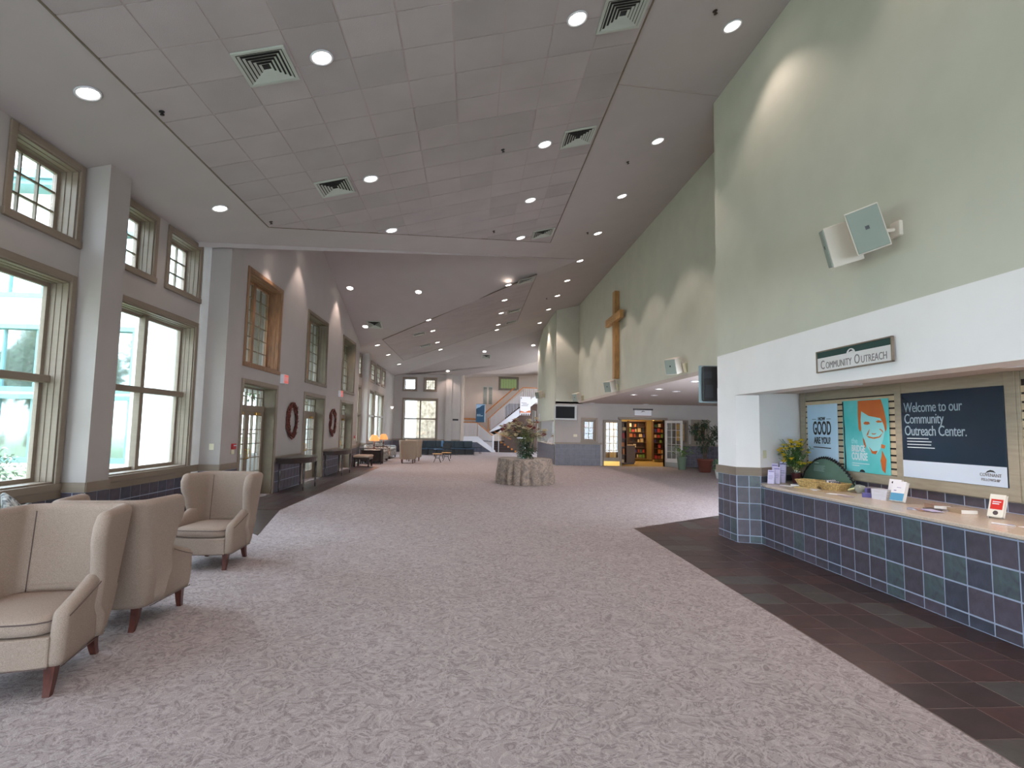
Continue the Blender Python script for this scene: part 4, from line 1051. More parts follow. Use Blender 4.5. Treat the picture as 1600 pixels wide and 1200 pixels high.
for a in (2.9, 3.4, .3): 
    for k in range(8): leaf(gl, Vector((math.cos(a)*.03*k, math.sin(a)*.02*k, .45+.03*k)), Vector((math.cos(a), math.sin(a), .8)), .08, .01, .1)
obj('greenery', gl, M_green, t, kind='stuff')
M_yel = mat('yellow_petal', (232, 204, 40), .6, var=.1, scale=20); M_cream = mat('cream_petal', (206, 206, 150), .7)
for i in range(38):
    q = tips[i]; b = MB()
    for k in range(4): blossom(b, q+rdir()*.018, .042, 5)
    obj('blossom', b, M_yel, t)
cb_ = MB()
for i in range(110): leaf(cb_, Vector((random.gauss(-.02, .04), random.gauss(-.05, .02), random.uniform(.2, .32))), rdir(), .03, .007, 0)
obj('cream_sprigs', cb_, M_cream, t, kind='stuff')
# green arched board with a rope border, leaning on the backsplash
t = thing('arched_board', 'sage green arched board edged with dark twine leaning behind the baskets', 'display board', (5.50, 8.08, CT), -PI/2)
pts = []
W2 = .63
for i in range(25):
    u = i/24; pts.append((-W2+2*W2*u, 0, .02+.40*max(0, math.sin(PI*u**.78))**.72))
pts = [(x, y, max(z, .02)) for x, y, z in pts]
bm_ = MB(); bm_.M = Matrix.Rotation(math.radians(-9), 4, 'X')
bm_.prism([(-W2, 0, 0)]+pts+[(W2, 0, 0)], (0, .02, 0)); bd = obj('board', bm_, mat('board_sage', (98, 126, 112), .8, var=.05, scale=3), t)
tw = MB(); tw.M = bm_.M
for k in range(2): tw.tube([(x+random.uniform(-.004, .004), -.008+random.uniform(-.006, .006), z+.008*math.sin(i*1.7+k*3)) for i, (x, y, z) in enumerate([(-W2, 0, 0)]+pts)], .009, 5)
for i, (x, y, z) in enumerate(pts):
    if i % 1 == 0: tw.cyl((x-.02, -.01, z-.015), (x+.02, -.01, z+.02), .009, n=5)
obj('twine_edge', tw, mat('dark_twine', (38, 36, 38), .9), bd)
q = MB(); q.M = bm_.M
q.box(-.36, -.26, -.004, 0, .325, .34)
for k in range(5): q.box(-.36, -.10-.02*(k % 2), -.004, 0, .285-.02*k, .29-.02*k)
obj('print_lines', q, mat('chalk_print', (176, 196, 190), .8), bd)
# wicker baskets
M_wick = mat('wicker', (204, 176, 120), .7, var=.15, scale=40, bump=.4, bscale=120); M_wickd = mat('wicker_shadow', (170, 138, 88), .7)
def basket(label, x, y, rz, w=.15, d=.11, h=.10):
    t = thing('wicker_basket', label, 'basket', (x, y, CT), rz)
    m = MB()
    fl_ = lambda e, z: [(-w*e, -d*e, z), (w*e, -d*e, z), (w*e, d*e, z), (-w*e, d*e, z)]
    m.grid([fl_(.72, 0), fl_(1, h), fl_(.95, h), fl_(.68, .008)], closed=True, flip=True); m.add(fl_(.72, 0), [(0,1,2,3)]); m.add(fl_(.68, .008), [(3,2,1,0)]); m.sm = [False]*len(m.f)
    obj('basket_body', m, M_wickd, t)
    wv = MB()
    for k in range(7):
        z = .006+h*.92*k/6; e = .72+.28*z/h; wv.tube([(px, py, pz) for px, py, pz in fl_(e+.012, z)], .006, 5, True)
    obj('woven_strands', wv, M_wick, t)
    rb = MB()
    for s_ in range(4):
        a_, b_ = fl_(.72, 0)[s_], fl_(.72, 0)[(s_+1) % 4]; c_, d_ = fl_(1.02, h)[s_], fl_(1.02, h)[(s_+1) % 4]
        for i in range(9):
            u = i/8; p = [a_[k]+(b_[k]-a_[k])*u for k in range(3)]; q = [c_[k]+(d_[k]-c_[k])*u for k in range(3)]; rb.cyl(p, q, .005, n=4)
    obj('ribs', rb, M_wick, t); obj('rim', MB().tube(fl_(1.02, h+.002), .010, 6, True), M_wick, t)
    return t
basket('empty pale wicker basket on the counter in front of the arched board', 5.05, 7.78, math.radians(-60), w=.17)
basket('pale wicker basket holding striped cards, right of the empty one', 5.13, 7.38, math.radians(-75), w=.18)
for k in range(5):
    t = thing('greeting_card', 'dark and white striped card in the wicker basket, %s from the left' % ['first', 'second', 'third', 'fourth', 'fifth'][k], 'card', (5.06+.034*k, 7.38+.012*k, CT+.03), math.radians(-70), 'striped cards in the basket'); t.rotation_euler = (math.radians(18), math.radians(15), math.radians(-70))
    obj('card_face', MB().box(-.06, .06, -.0015, .0015, 0, .11), mat('card_slate', (96, 96, 112), .6), t); obj('card_stripe', MB().box(-.04, -.01, -.003, .003, 0, .111).box(.02, .04, -.003, .003, 0, .111), M_paper, t)
def slab(name, label, cat, x, y, rz, w, l, h, m, z=CT, rx=0, ry=0, group=None, pages=True, cover=.0025):
    """a book or folder: cover boards with the page block between them"""
    t = thing(name, label, cat, (x, y, z), rz, group); t.rotation_euler = (rx, ry, rz)
    if pages and h > .008:
        obj('cover', MB().box(-w/2, w/2, -l/2, l/2, 0, cover).box(-w/2, w/2, -l/2, l/2, h-cover, h).box(-w/2, -w/2+cover, -l/2, l/2, cover, h-cover), m, t)
        obj('page_block', MB().box(-w/2+cover, w/2-.004, -l/2+.004, l/2-.004, cover, h-cover), M_page, t)
    else: obj('sheet', MB().box(-w/2, w/2, -l/2, l/2, 0, h), m, t)
    return t
M_bb = mat('cover_slate_blue', (70, 84, 104), .5)
slab('book', 'slate blue book lying flat beside the leaflet stands', 'book', 4.98, 7.98, math.radians(-50), .16, .22, .024, M_bb)
M_gold = mat('flyer_gold', (196, 172, 96), .6, rgb2=(226, 214, 170), scale=14); M_mix = mat('flyer_mixed', (190, 170, 150), .6, rgb2=(150, 140, 178), scale=10)
for k, (x, y, r, m, l) in enumerate(((4.78, 7.92, 20, M_paper, 'white flyer at the left of the counter edge, by the blue book'), (4.82, 7.72, -35, M_gold, 'gold patterned flyer in front of the empty basket'), (4.90, 7.60, 15, M_gold, 'gold flyer lying half under the empty basket'),
        (4.86, 7.38, -20, M_paper, 'white leaflet lying between the two baskets'), (4.88, 7.18, 10, mat('flyer_tan', (176, 150, 116), .6), 'tan leaflet in front of the card basket'),
        (4.80, 6.86, 30, M_paper, 'white folded sheet in front of the yellow bag'), (4.80, 6.68, -8, M_mix, 'lilac edged magazine lying before the violet box'))):
    slab('flyer', l, 'flyer', x, y, math.radians(r), .11, .21, .005, m, z=CT+.0005*k)
t = thing('gift_bag', 'pale yellow and grey cloth pouch lying beside the card basket', 'bag', (5.24, 7.08, CT), math.radians(-55))
obj('pouch', MB().lathe([(.001, 0), (.06, .004), (.075, .03), (.06, .07), (.035, .10), (.02, .12), (.001, .125)], 10), mat('grey_cloth', (150, 156, 148), .9, bump=.3, bscale=30), t, (0, 0, .03), (0, 1.1, 0)) 
obj('yellow_wrap', MB().cbox(-.08, .09, -.05, .05, .05, .075, .01), mat('pale_yellow_cloth', (224, 222, 170), .8), t, None, (0, -.35, 0))
M_vio = mat('violet_box', (92, 88, 150), .6)
slab('book', 'violet boxed book standing behind the magazines', 'book', 5.14, 6.74, math.radians(-60), .03, .10, .10, M_vio, pages=False)
slab('book', 'tilted violet booklet beside the violet box', 'book', 5.02, 6.60, math.radians(-30), .10, .07, .055, M_vio, pages=False)
t = slab('tissue_box', 'grey carton behind the violet box', 'box', 5.30, 6.82, math.radians(-80), .20, .10, .10, mat('grey_carton', (150, 142, 146), .7), pages=False)
obj('pink_end', MB().box(.1, .103, -.05, .05, 0, .1), mat('carton_pink', (176, 120, 130), .7), t)
for k in range(4): slab('book', 'white paperback in the stack, ' + ['bottom one', 'second from the bottom', 'third from the bottom', 'top one'][k], 'book', 5.07, 6.38, math.radians(8+2*k), .15, .20, .030, mat('stack_cover', (204, 204, 214), .5), z=CT+.0315*k, group='white paperbacks in the counter stack')
def standing(label, x, y, rz, w, h, d, m, tilt=20, extra=None):
    t = thing('book', label, 'book', (x, y, CT+.012), rz); t.rotation_euler = (math.radians(-tilt), 0, rz)
    obj('cover', MB().box(-w/2, w/2, -d/2-.0025, -d/2, 0, h).box(-w/2, w/2, d/2, d/2+.0025, 0, h).box(-w/2-.0025, -w/2, -d/2, d/2, 0, h), m, t)
    obj('page_block', MB().box(-w/2, w/2-.003, -d/2, d/2, .003, h-.003), M_page, t)
    return t
t = standing('white book with a blue lower cover propped in front of the white stack', 5.03, 6.12, math.radians(-76), .16, .24, .045, M_paper)
obj('blue_panel', MB().box(-.078, .078, -.0265, -.0249, .004, .095), mat('cover_blue', (84, 150, 186), .5), t); obj('title_mark', MB().box(-.05, -.02, -.0265, -.0249, .12, .13).box(-.02, .03, -.0265, -.0249, .16, .165), M_lilac_ink, t)
t = standing('white book with a dark emblem standing behind the blue one', 5.18, 6.36, math.radians(-76), .15, .24, .03, M_paper, tilt=16)
obj('emblem', MB().cyl((-.03, -.018, .20), (-.03, -.016, .20), .014, n=10), M_ink2, t)
for k, (x, y, r) in enumerate(((4.78, 5.60, -40), (4.80, 5.50, -28), (4.84, 5.42, -12))):
    slab('flyer', ['navy and white flyer of the fanned group', 'orange striped flyer of the fanned group', 'lilac flyer on top of the fanned group'][k], 'flyer', x, y, math.radians(r), .11, .21, .004, (mat('flyer_navy', (52, 64, 120), .6, rgb2=(220, 226, 240), scale=9), mat('flyer_orange', (220, 160, 90), .6, rgb2=(90, 100, 150), scale=9), M_card)[k], z=CT+.004*k)
slab('book', 'thick paperback lying on the counter, left of the open pair', 'book', 5.10, 5.64, math.radians(-20), .16, .22, .044, mat('cover_brown', (150, 120, 100), .5))
slab('book', 'thick paperback lying nearest the red book', 'book', 5.10, 5.34, math.radians(-12), .16, .22, .044, mat('cover_tan', (170, 146, 120), .5))
slab('book', 'thin dark paperback between the flyers and thick books', 'book', 4.98, 5.52, math.radians(12), .13, .20, .012, mat('cover_dark', (70, 60, 62), .5))
t = standing('white and red book standing on a wire easel at the right of the counter', 5.10, 4.98, math.radians(-74), .13, .225, .03, mat('cover_cream', (226, 222, 210), .5), tilt=20)
obj('red_panel', MB().box(-.05, .05, -.0195, -.0174, .075, .175), mat('cover_red', (214, 44, 34), .5), t)
obj('title_lines', MB().box(-.036, .034, -.021, -.0194, .145, .155).box(-.036, .02, -.021, -.0194, .125, .135), M_paper, t); obj('emblem', MB().cyl((0, -.0195, .04), (0, -.0175, .04), .022, n=14), mat('emblem_dark', (80, 70, 72), .6), t)
t = thing('wire_easel', 'clear wire easel behind the red and white book', 'easel', (5.10, 4.98, CT), math.radians(-52))
obj('easel_wire', MB().tube([(-.05, -.04, .004), (-.05, -.04, .02), (-.05, .03, .004), (0, .13, .004), (.0, .07, .14), (0, .13, .004), (.05, .03, .004), (.05, -.04, .02), (.05, -.04, .004)], .003, 5), M_steel, t)
t = thing('pen', 'white pen lying near the counter edge at the photo edge', 'pen', (4.80, 4.62, CT+.006), math.radians(-75))
obj('barrel', MB().cyl((-.09, 0, 0), (.09, 0, 0), .006, n=8), M_paper, t); obj('clip', MB().box(.03, .08, -.002, .002, .006, .009), M_lilac_ink, t)
slab('flyer', 'white sheet beside the pen', 'flyer', 4.93, 4.45, math.radians(5), .12, .2, .002, M_paper)

# ================================================================== CENTRE TABLE
t = thing('centre_table', 'round table fully draped in a taupe paisley cloth on the open carpet', 'table', (1.74, 17.55, 0))
obj('table_top', MB().lathe([(.001, .755), (.84, .755), (.86, .765), (.86, .775), (.84, .785), (.001, .785)], 48), mat('table_top_grey', (176, 160, 150), .25), t)
obj('pedestal', MB().cyl((0,0,.02), (0,0,.75), .06).lathe([(.3, 0), (.3, .03), (.06, .08)], 16), M_dark, t)
cl = MB(); rows = []
for k in range(15):
    u = k/14; z = .79-.785*u; r = []
    for i in range(180):
        a = 2*PI*i/180; f = (abs(math.sin(9*a+.9*math.sin(3*a)))**.55-.6)*.13*min(1, .1+u*1.3)+.022*math.sin(7*a+2)*u
        rr = .862+.06*u+f; r.append((rr*math.cos(a), rr*math.sin(a), max(.004, z)))
    rows.append(r)
cl.grid(rows, closed=True, flip=True)
M_cloth = mat('paisley_cloth', (150, 130, 114), .8, rgb2=(104, 92, 86), scale=4, detail=1, dist=3.5)
clo = obj('tablecloth', cl, M_cloth, None, (1.74, 17.55, 0)); tag(clo, 'taupe paisley floor-length cloth gathered around the round centre table', 'tablecloth')
t = thing('floral_centrepiece', 'tall glass column of dried flowers and greenery on the centre table', 'flowers', (1.62, 17.5, .79))
obj('glass_column', MB().lathe([(.12, 0), (.12, .62), (.15, .64), (.15, .66), (.11, .66), (.11, .02)], 20), M_vase, t)
obj('column_rim', MB().lathe([(.14, .63), (.17, .64), (.17, .67), (.14, .68)], 20), M_white_s, t)
obj('base_greenery', leaf_cloud(420, (.12, -.05, .26), (.34, .3, .28), .13, .022, .2), M_dgreen, t, kind='stuff')
obj('top_greenery', leaf_cloud(380, (.1, 0, .78), (.48, .4, .26), .14, .018, .1), mat('olive_leaf', (84, 92, 48), .6, var=.3, scale=12), t, kind='stuff')
br_ = MB(); tp_ = []
for i in range(60):
    a = random.uniform(0, 2*PI); e = random.uniform(.12, 1.25); R_ = random.uniform(.45, .85)
    q = Vector((R_*math.cos(a)*math.cos(e)*1.15, R_*math.sin(a)*math.cos(e), .66+R_*math.sin(e)*.85)); tp_.append(q); br_.tube([(0, 0, .62), (q.x*.4, q.y*.4, .62+(q.z-.62)*.6), q], .006, 4)
for s_ in (-1, 1):
    for k in range(3): br_.tube([(0, 0, .64), (s_*.35, -.05, .74-.03*k), (s_*.72, -.1*k, .70-.04*k)], .007, 4)
obj('branches', br_, M_bark, t, kind='stuff')
cols_ = [mat('dusty_cream_flower', (226, 212, 178), .8), mat('dried_beige_flower', (176, 150, 120), .8), mat('dried_rose_flower', (140, 52, 56), .8)]
for i, q in enumerate(tp_[:54]):
    b = MB()
    for k in range(6): blossom(b, q+rdir()*.04, .08, 5)
    obj('blossom', b, cols_[(0, 1, 0, 0, 2, 1)[i % 6]], t)
b = MB()
for k in range(8): blossom(b, Vector((.48, -.1, 1.15))+rdir()*.02, .07, 6)
obj('red_blossom', b, mat('red_petal', (200, 40, 46), .6), t, label='bright red bloom')
sp = MB()
for s_ in (-1, 1):
    for k in range(60): leaf(sp, Vector((s_*(.25+.5*k/60), random.uniform(-.12, .05), .72+random.uniform(-.04, .04))), Vector((s_, random.uniform(-.5, .5), random.uniform(-.3, .6))), .09, .015, .1)
obj('side_sprays', sp, mat('spray_straw', (196, 184, 120), .8), t, kind='stuff')

# ================================================================== POTTED PLANTS BY THE LOBBY WALL
def potted(label, x, y, kind):
    t = thing('potted_plant', label, 'plant', (x, y, 0))
    if kind == 'lily':
        obj('pot', MB().lathe([(.15, 0), (.16, .01), (.215, .52), (.225, .53), (.225, .58), (.19, .58), (.18, .5)], 20), mat('sage_pot', (108, 124, 106), .5), t)
        for i in range(34):
            a = random.uniform(0, 2*PI); e = random.uniform(.2, 1.3); R_ = random.uniform(.25, .5)
            q = Vector((R_*math.cos(a)*math.cos(e), R_*math.sin(a)*math.cos(e), .6+R_*math.sin(e)))
            l = MB(); l.tube([(0, 0, .5), q*.5+Vector((0,0,.3)), q], .005, 4); leaf(l, q, Vector((math.cos(a)*.8, math.sin(a)*.8, .5)), .26, .055, .45)
            obj('leaf', l, mat('lily_leaf', (84, 118, 44), .45, var=.2, scale=9), t)
    elif kind == 'ficus':
        obj('pot', MB().lathe([(.22, 0), (.23, .01), (.32, .5), (.34, .51), (.34, .57), (.29, .57), (.27, .5)], 20), mat('terracotta', (104, 54, 42), .7), t)
        tr = MB()
        for k in range(5):
            a = 2*PI*k/5; tr.tube([(.03*math.cos(a), .03*math.sin(a), .5), (.1*math.cos(a+1), .1*math.sin(a+1), 1.1), (.42*math.cos(a), .4*math.sin(a), 1.65), (.6*math.cos(a+.2), .55*math.sin(a+.2), 2.0)], [.025, .022, .014, .006], 6)
        obj('trunk', tr, M_bark, t)
        lv = MB()
        for c_ in ((-.45, 0, 1.85), (.0, 0, 2.05), (.45, 0, 1.8), (-.15, .1, 1.5), (.2, -.1, 1.35), (.55, 0, 1.55), (-.05, 0, 1.05)):
            lv2 = leaf_cloud(150, c_, (.3, .3, .24), .11, .028, .1); lv.add(lv2.v, lv2.f)
        obj('foliage', lv, M_dgreen, t, kind='stuff')
    else:
        obj('pot', MB().lathe([(.13, 0), (.19, .3), (.2, .34), (.17, .34)], 16), mat('white_pot', (190, 190, 186), .5), t)
        obj('foliage', leaf_cloud(160, (0, 0, .52), (.28, .28, .22), .13, .04, .2), mat('variegated_leaf', (120, 150, 108), .6, rgb2=(60, 92, 52), scale=20), t, kind='stuff')
potted('broad-leaved green plant in a sage pot beside the open white door', 9.62, 24.3, 'lily')
potted('tall dark ficus in a terracotta pot against the lobby wall', 10.1, 22.9, 'ficus')
potted('small variegated plant mostly hidden by the near pier', 9.35, 19.9, 'small')

# ================================================================== BOOKSTORE
door_l = sroot('door_4', (6.42, 26.12, 0), 0)
obj('side_post', MB().cbox(.80, .90, -.06, .06, 0, 2.28, .005), M_trim, door_l)
french_leaf(door_l, 0, .82, 2.24, -.04, m=M_trim, kick=.42); obj('kick_plate', MB().box(.02, .8, -.047, -.04, .02, .24), M_brass, door_l)
door_r = sroot('door_5', (9.5, 26.1, 0), math.radians(-58))
french_leaf(door_r, 0, 1.0, 2.26, 0, m=mat('white_door_paint', (220, 216, 212), .5), kick=.42); obj('kick_plate', MB().box(.02, .98, -.006, 0, .02, .24), M_steel, door_r); obj('door_knob', MB().lathe([(.001, 0), (.03, .01), (.03, .03), (.012, .045), (.012, .06)], 12), M_brass, door_r, (.93, -.06, 1.02), (PI/2, 0, 0))
doc = sroot('door_6', (7.32, 26.2, 0), 0)
obj('casing', MB().cbox(-.09, 0, -.03, .2, 0, 2.28, .005).cbox(2.18, 2.28, -.03, .2, 0, 2.28, .005).cbox(-.15, 2.34, -.04, .2, 2.28, 2.40, .005), M_trim, doc)
for k, (a, b, c, d) in enumerate(bk):
    if k in (1, 2): continue
    window_unit('window_%d' % wi, (a, 26.2, c), 0, b-a, d-c, 'small', depth=.1, cols=2, rows=3, pane_parts=False); wi += 1
ib = MB(); ib.box(5.2, 12.4, 32.2, 32.4, 0, 3.1); ib.box(5.12, 5.25, 26.4, 32.4, 0, 3.1); ib.box(12.3, 12.5, 26.4, 32.4, 0, 3.1); ib.box(5.2, 12.5, 26.4, 32.4, 3.0, 3.1)
ib.box(8.0, 8.5, 31.0, 31.3, 0, 3.0); ib.box(10.3, 11.0, 30.0, 30.3, 0, 3.0)
struct('wall_bookstore_inside', ib, mat('bookstore_paint', (196, 172, 110), .8))
struct('floor_bookstore', MB().box(5.2, 12.3, 26.2, 32.3, -.08, .003), mat('bookstore_carpet', (138, 112, 62), .95))
bl_ = bpy.data.lights.new('bookstore_lamp', 'AREA'); bl_.energy = 120; bl_.color = (1, .74, .42); bl_.size = 3; bl_.shape = 'SQUARE'
for x, y in ((8.9, 28.3), (9.2, 30.3)):
    t = thing('ceiling_panel_light', 'warm ceiling panel light inside the bookstore, ' + ('nearer' if y < 29 else 'farther'), 'ceiling light', (x, y, 2.96), 0, 'bookstore ceiling panels')
    obj('panel', MB().box(-.55, .55, -.3, .3, -.02, 0), bulb_mat('warm_panel', (255, 214, 150), 2.5), t)
    o = bpy.data.objects.new('bookstore_lamp', bl_.copy()); o.data.energy = 60; o.data.size = 1.0; C.objects.link(o); o.parent = t; o.location = (0, 0, -.06)
bc = [(150, 60, 40), (200, 170, 120), (70, 60, 110), (60, 96, 80), (214, 196, 160), (190, 110, 50), (40, 40, 48), (180, 60, 60), (110, 140, 60), (230, 220, 200)]
BM = [mat('book_cover_%s' % w_, c_, .6) for w_, c_ in zip(('rust', 'tan', 'indigo', 'teal', 'cream', 'orange', 'black', 'red', 'lime', 'ivory'), bc)]
ORD = ['first', 'second', 'third', 'fourth', 'fifth', 'sixth', 'seventh', 'eighth', 'ninth']
def bookcase(label, x0, x1, y, z0, z1, n, rz=0, dark=True):
    short = label.replace(' at the back of the bookstore', ' in the bookstore').replace('just inside the bookstore doorway on the left', 'by the bookstore doorway')
    t = thing('bookcase', label, 'bookcase', ((x0+x1)/2, y, 0), rz); w = (x1-x0)/2
    obj('case', MB().cbox(-w, -w+.04, -.3, 0, z0, z1, .004).cbox(w-.04, w, -.3, 0, z0, z1, .004).box(-w, w, -.02, 0, z0, z1).cbox(-w, w, -.3, 0, z1-.05, z1, .004), mat('bookcase_walnut', (84, 56, 36), .5, var=.1, scale=4), t)
    for k in range(n): 
        z = z0+.03+(z1-z0-.1)*k/n; obj('shelf', MB().box(-w+.04, w-.04, -.28, -.02, z, z+.025), mat('bookcase_walnut', (84, 56, 36), .5), t)
        xx = x0+.08; cnt = 0
        while xx < x1-.18:
            ww = random.uniform(.09, .2); hh = random.uniform(.14, .9*(z1-z0-.1)/n-.03)
            if random.random() < .82:
                p = Matrix.Translation((( x0+x1)/2, y, 0)) @ Matrix.Rotation(rz, 4, 'Z') @ Vector((xx-(x0+x1)/2, -.2, z+.026))
                m_ = random.choice(BM)
                o = obj('book', MB().box(0, ww*.92, -.02, .02, 0, hh), m_, None, p, (math.radians(-4), 0, rz)); cnt += 1
                tag(o, '%s book, %s from left on %s shelf, %s' % (m_.name.replace('book_cover_', ''), ORD[cnt-1], ['lowest', 'second', 'third', 'fourth', 'fifth', 'sixth', 'seventh'][k], short), 'book', 'books displayed in the bookstore')
            xx += ww+random.uniform(.02, .06)
bookcase('left tall bookcase at the back of the bookstore', 9.0, 10.05, 30.9, .15, 2.3, 7)
bookcase('right tall bookcase at the back of the bookstore', 10.1, 10.9, 30.9, .15, 2.3, 7) if False else bookcase('right tall bookcase at the back of the bookstore', 10.12, 11.0, 29.95, .15, 2.3, 7)
bookcase('bookcase just inside the bookstore doorway on the left', 7.45, 7.95, 27.6, .05, 2.2, 5)
bookcase('bookcase behind the small lit display window', 5.35, 6.15, 27.0, 1.0, 2.3, 3)
bookcase('bookcase behind the display window near the ficus', 10.9, 11.8, 26.95, .9, 2.3, 3)
t = thing('display_cabinet', 'low wooden cabinet just inside the bookstore doorway', 'cabinet', (8.25, 28.2, 0)); obj('body', MB().cbox(-.3, .3, -.3, .3, .06, .95, .01), mat('cabinet_wood', (96, 70, 44), .5), t); obj('worktop', MB().cbox(-.33, .33, -.33, .33, .95, .99, .006), mat('cabinet_top', (150, 112, 70), .5), t); obj('plinth', MB().box(-.27, .27, -.27, .27, 0, .06), M_dark, t)
t = thing('bookstore_sign', 'small white sign with a dark top bar above the bookstore doorway', 'sign', (8.42, 26.19, 2.66)); obj('board', MB().cbox(-.42, .42, -.02, 0, -.18, .1, .004), M_white_s, t); obj('frame', MB().cbox(-.43, .43, -.03, 0, -.2, -.175, .003), mat('frame_rose', (150, 90, 84), .6), t); obj('top_bar', MB().cbox(-.5, .5, -.03, 0, .09, .17, .004), M_dark, t)
obj('emblem_mark', MB().prism([(-.12, -.022, -.02), (-.03, -.022, .06), (.05, -.022, .05), (.12, -.022, 0), (.02, -.022, .02)], (0, -.003, 0)), M_ink, t)

# ================================================================== FAR END: SEATS, LAMPS, PEW, STAIRS
tf = thing('side_table', 'dark tall side table carrying the two lit lamps behind the print sofa', 'table', (-4.55, 25.6, 0)); 
obj('table_top', MB().cbox(-.55, .5, -.28, .28, .68, .72, .008), M_dark, tf)
for x in (-.48, .43):
    for y in (-.22, .22): obj('leg', MB().lathe([(.03, 0), (.025, .1), (.04, .4), (.03, .68)], 8, (x, y, 0)), M_dark, tf)
obj('lower_panel', MB().box(-.5, .45, -.2, .22, .12, .62), mat('carved_panel_dark', (38, 26, 24), .6, var=.3, scale=12), tf)
def lamp(label, x, y):
    t = thing('table_lamp', label, 'lamp', (x, y, .72))
    obj('base', MB().lathe([(.07, 0), (.07, .02), (.025, .05), (.045, .14), (.03, .26), (.012, .32), (.012, .40)], 14), M_dark, t)
    obj('lamp_shade', MB().lathe([(.235, .34), (.22, .42), (.16, .56), (.10, .62), (.095, .62), (.155, .555), (.215, .42), (.23, .34)], 20, caps=False), M_shade, t)
    L = bpy.data.lights.new('bulb', 'POINT'); L.energy = 14; L.color = (1, .62, .32); L.shadow_soft_size = .05; o = bpy.data.objects.new('bulb', L); C.objects.link(o); o.parent = t; o.location = (0, 0, .45)
lamp('lit table lamp with an amber bell shade, the left nearer one', -4.47, 25.5); lamp('lit table lamp half hidden behind the other amber lamp', -4.55, 28.6)
t = thing('side_table', 'small dark table under the half hidden lamp', 'table', (-4.6, 28.6, 0)); obj('table_top', MB().cbox(-.3, .3, -.3, .3, .68, .72, .008), M_dark, t)
for x in (-.25, .25):
    for y in (-.25, .25): obj('leg', MB().cbox(x-.02, x+.02, y-.02, y+.02, 0, .68, .004), M_dark, t)
def sofa(label, x, y, L_=2.0):
    t = thing('print_sofa', label, 'sofa', (x, y, 0))
    obj('sofa_base', MB().cbox(-.42, .42, -L_/2, L_/2, .12, .44, .04), pm, t); obj('sofa_back', MB().cbox(-.48, -.26, -L_/2, L_/2, .3, .86, .08), pm, t)
    for s_ in (-1, 1): obj('sofa_arm', MB().cbox(-.44, .40, s_*L_/2-.1, s_*L_/2+.1, .12, .66, .06), pm, t)
    for k in range(3): obj('seat_cushion', MB().cbox(-.27, .42, -L_/2+.1+k*(L_-.2)/3+.01, -L_/2+.1+(k+1)*(L_-.2)/3-.01, .43, .56, .04), pm, t)
    for a_ in (-.38, .36):
        for s_ in (-1, 1): obj('leg', MB().cbox(a_-.03, a_+.03, s_*(L_/2-.08)-.03, s_*(L_/2-.08)+.03, 0, .13, .004), M_dark, t)
sofa('black and white print sofa at the far windows, directly behind the lamps', -4.6, 27.1, 1.9); sofa('black and white print sofa at the far windows, farther one', -4.7, 30.6, 2.2)
t = thing('upholstered_stool', 'beige topped low bench with dark legs just past the third door', 'stool', (-4.62, 23.9, 0)); obj('seat', MB().cbox(-.35, .35, -.45, .45, .40, .50, .03), mat('stool_fabric', (172, 150, 132), .9), t); obj('apron', MB().cbox(-.33, .33, -.43, .43, .32, .40, .006), M_dark, t)
for x in (-.29, .29):
    for y in (-.38, .38): obj('leg', MB().cbox(x-.03, x+.03, y-.03, y+.03, 0, .33, .004), M_dark, t)
def cafe(label, x, y, h=.44):
    t = thing('nesting_table', label, 'table', (x, y, 0))
    obj('table_top', MB().lathe([(.001, h-.03), (.25, h-.03), (.26, h-.015), (.25, h), (.001, h)], 24), mat('honey_wood', (214, 164, 100), .4), t)
    for k in range(4):
        a = PI/4+k*PI/2; obj('leg', MB().tube([(.2*math.cos(a), .2*math.sin(a), h-.03), (.12*math.cos(a), .12*math.sin(a), h*.5), (.25*math.cos(a), .25*math.sin(a), 0)], .012, 5), M_black, t)
    obj('ring', MB().tube([(.12*math.cos(2*PI*i/12), .12*math.sin(2*PI*i/12), h*.5) for i in range(12)], .008, 4, True), M_black, t)
cafe('round honey-topped little table with curved black legs, front one', -1.66, 27.2); cafe('round honey-topped little table behind the front one', -1.28, 28.6)
# cafe chairs with dark frames between the pew and little tables
M_pew = mat('dark_teal_upholstery', (24, 44, 54), .5, var=.1, scale=3); M_blue = mat('blue_seat_edge', (38, 76, 110), .45)
t = thing('cafe_chair', 'dark metal chair with a blue seat in front of the long pew', 'chair', (-1.9, 32.3, 0), math.radians(-70)); obj('seat', MB().cbox(-.24, .24, -.24, .24, .42, .47, .015), M_blue, t); obj('backrest', MB().cbox(-.24, .24, .2, .25, .6, .95, .02), M_blue, t)
for x in (-.21, .21):
    for y in (-.21, .22): obj('leg', MB().cyl((x, y, 0), (x, y, .43 if y < 0 else .75), .014, n=6), M_black, t)
t = thing('cafe_chair', 'black chair seen from behind next to the little tables', 'chair', (-1.35, 30.6, 0), math.radians(180)); obj('seat', MB().cbox(-.24, .24, -.24, .24, .42, .47, .015), M_black, t); obj('backrest', MB().cbox(-.22, .22, .2, .25, .55, .86, .02), M_black, t)
for x in (-.21, .21):
    for y in (-.21, .22): obj('leg', MB().cyl((x, y, 0), (x, y, .43 if y < 0 else .6), .014, n=6), M_black, t)
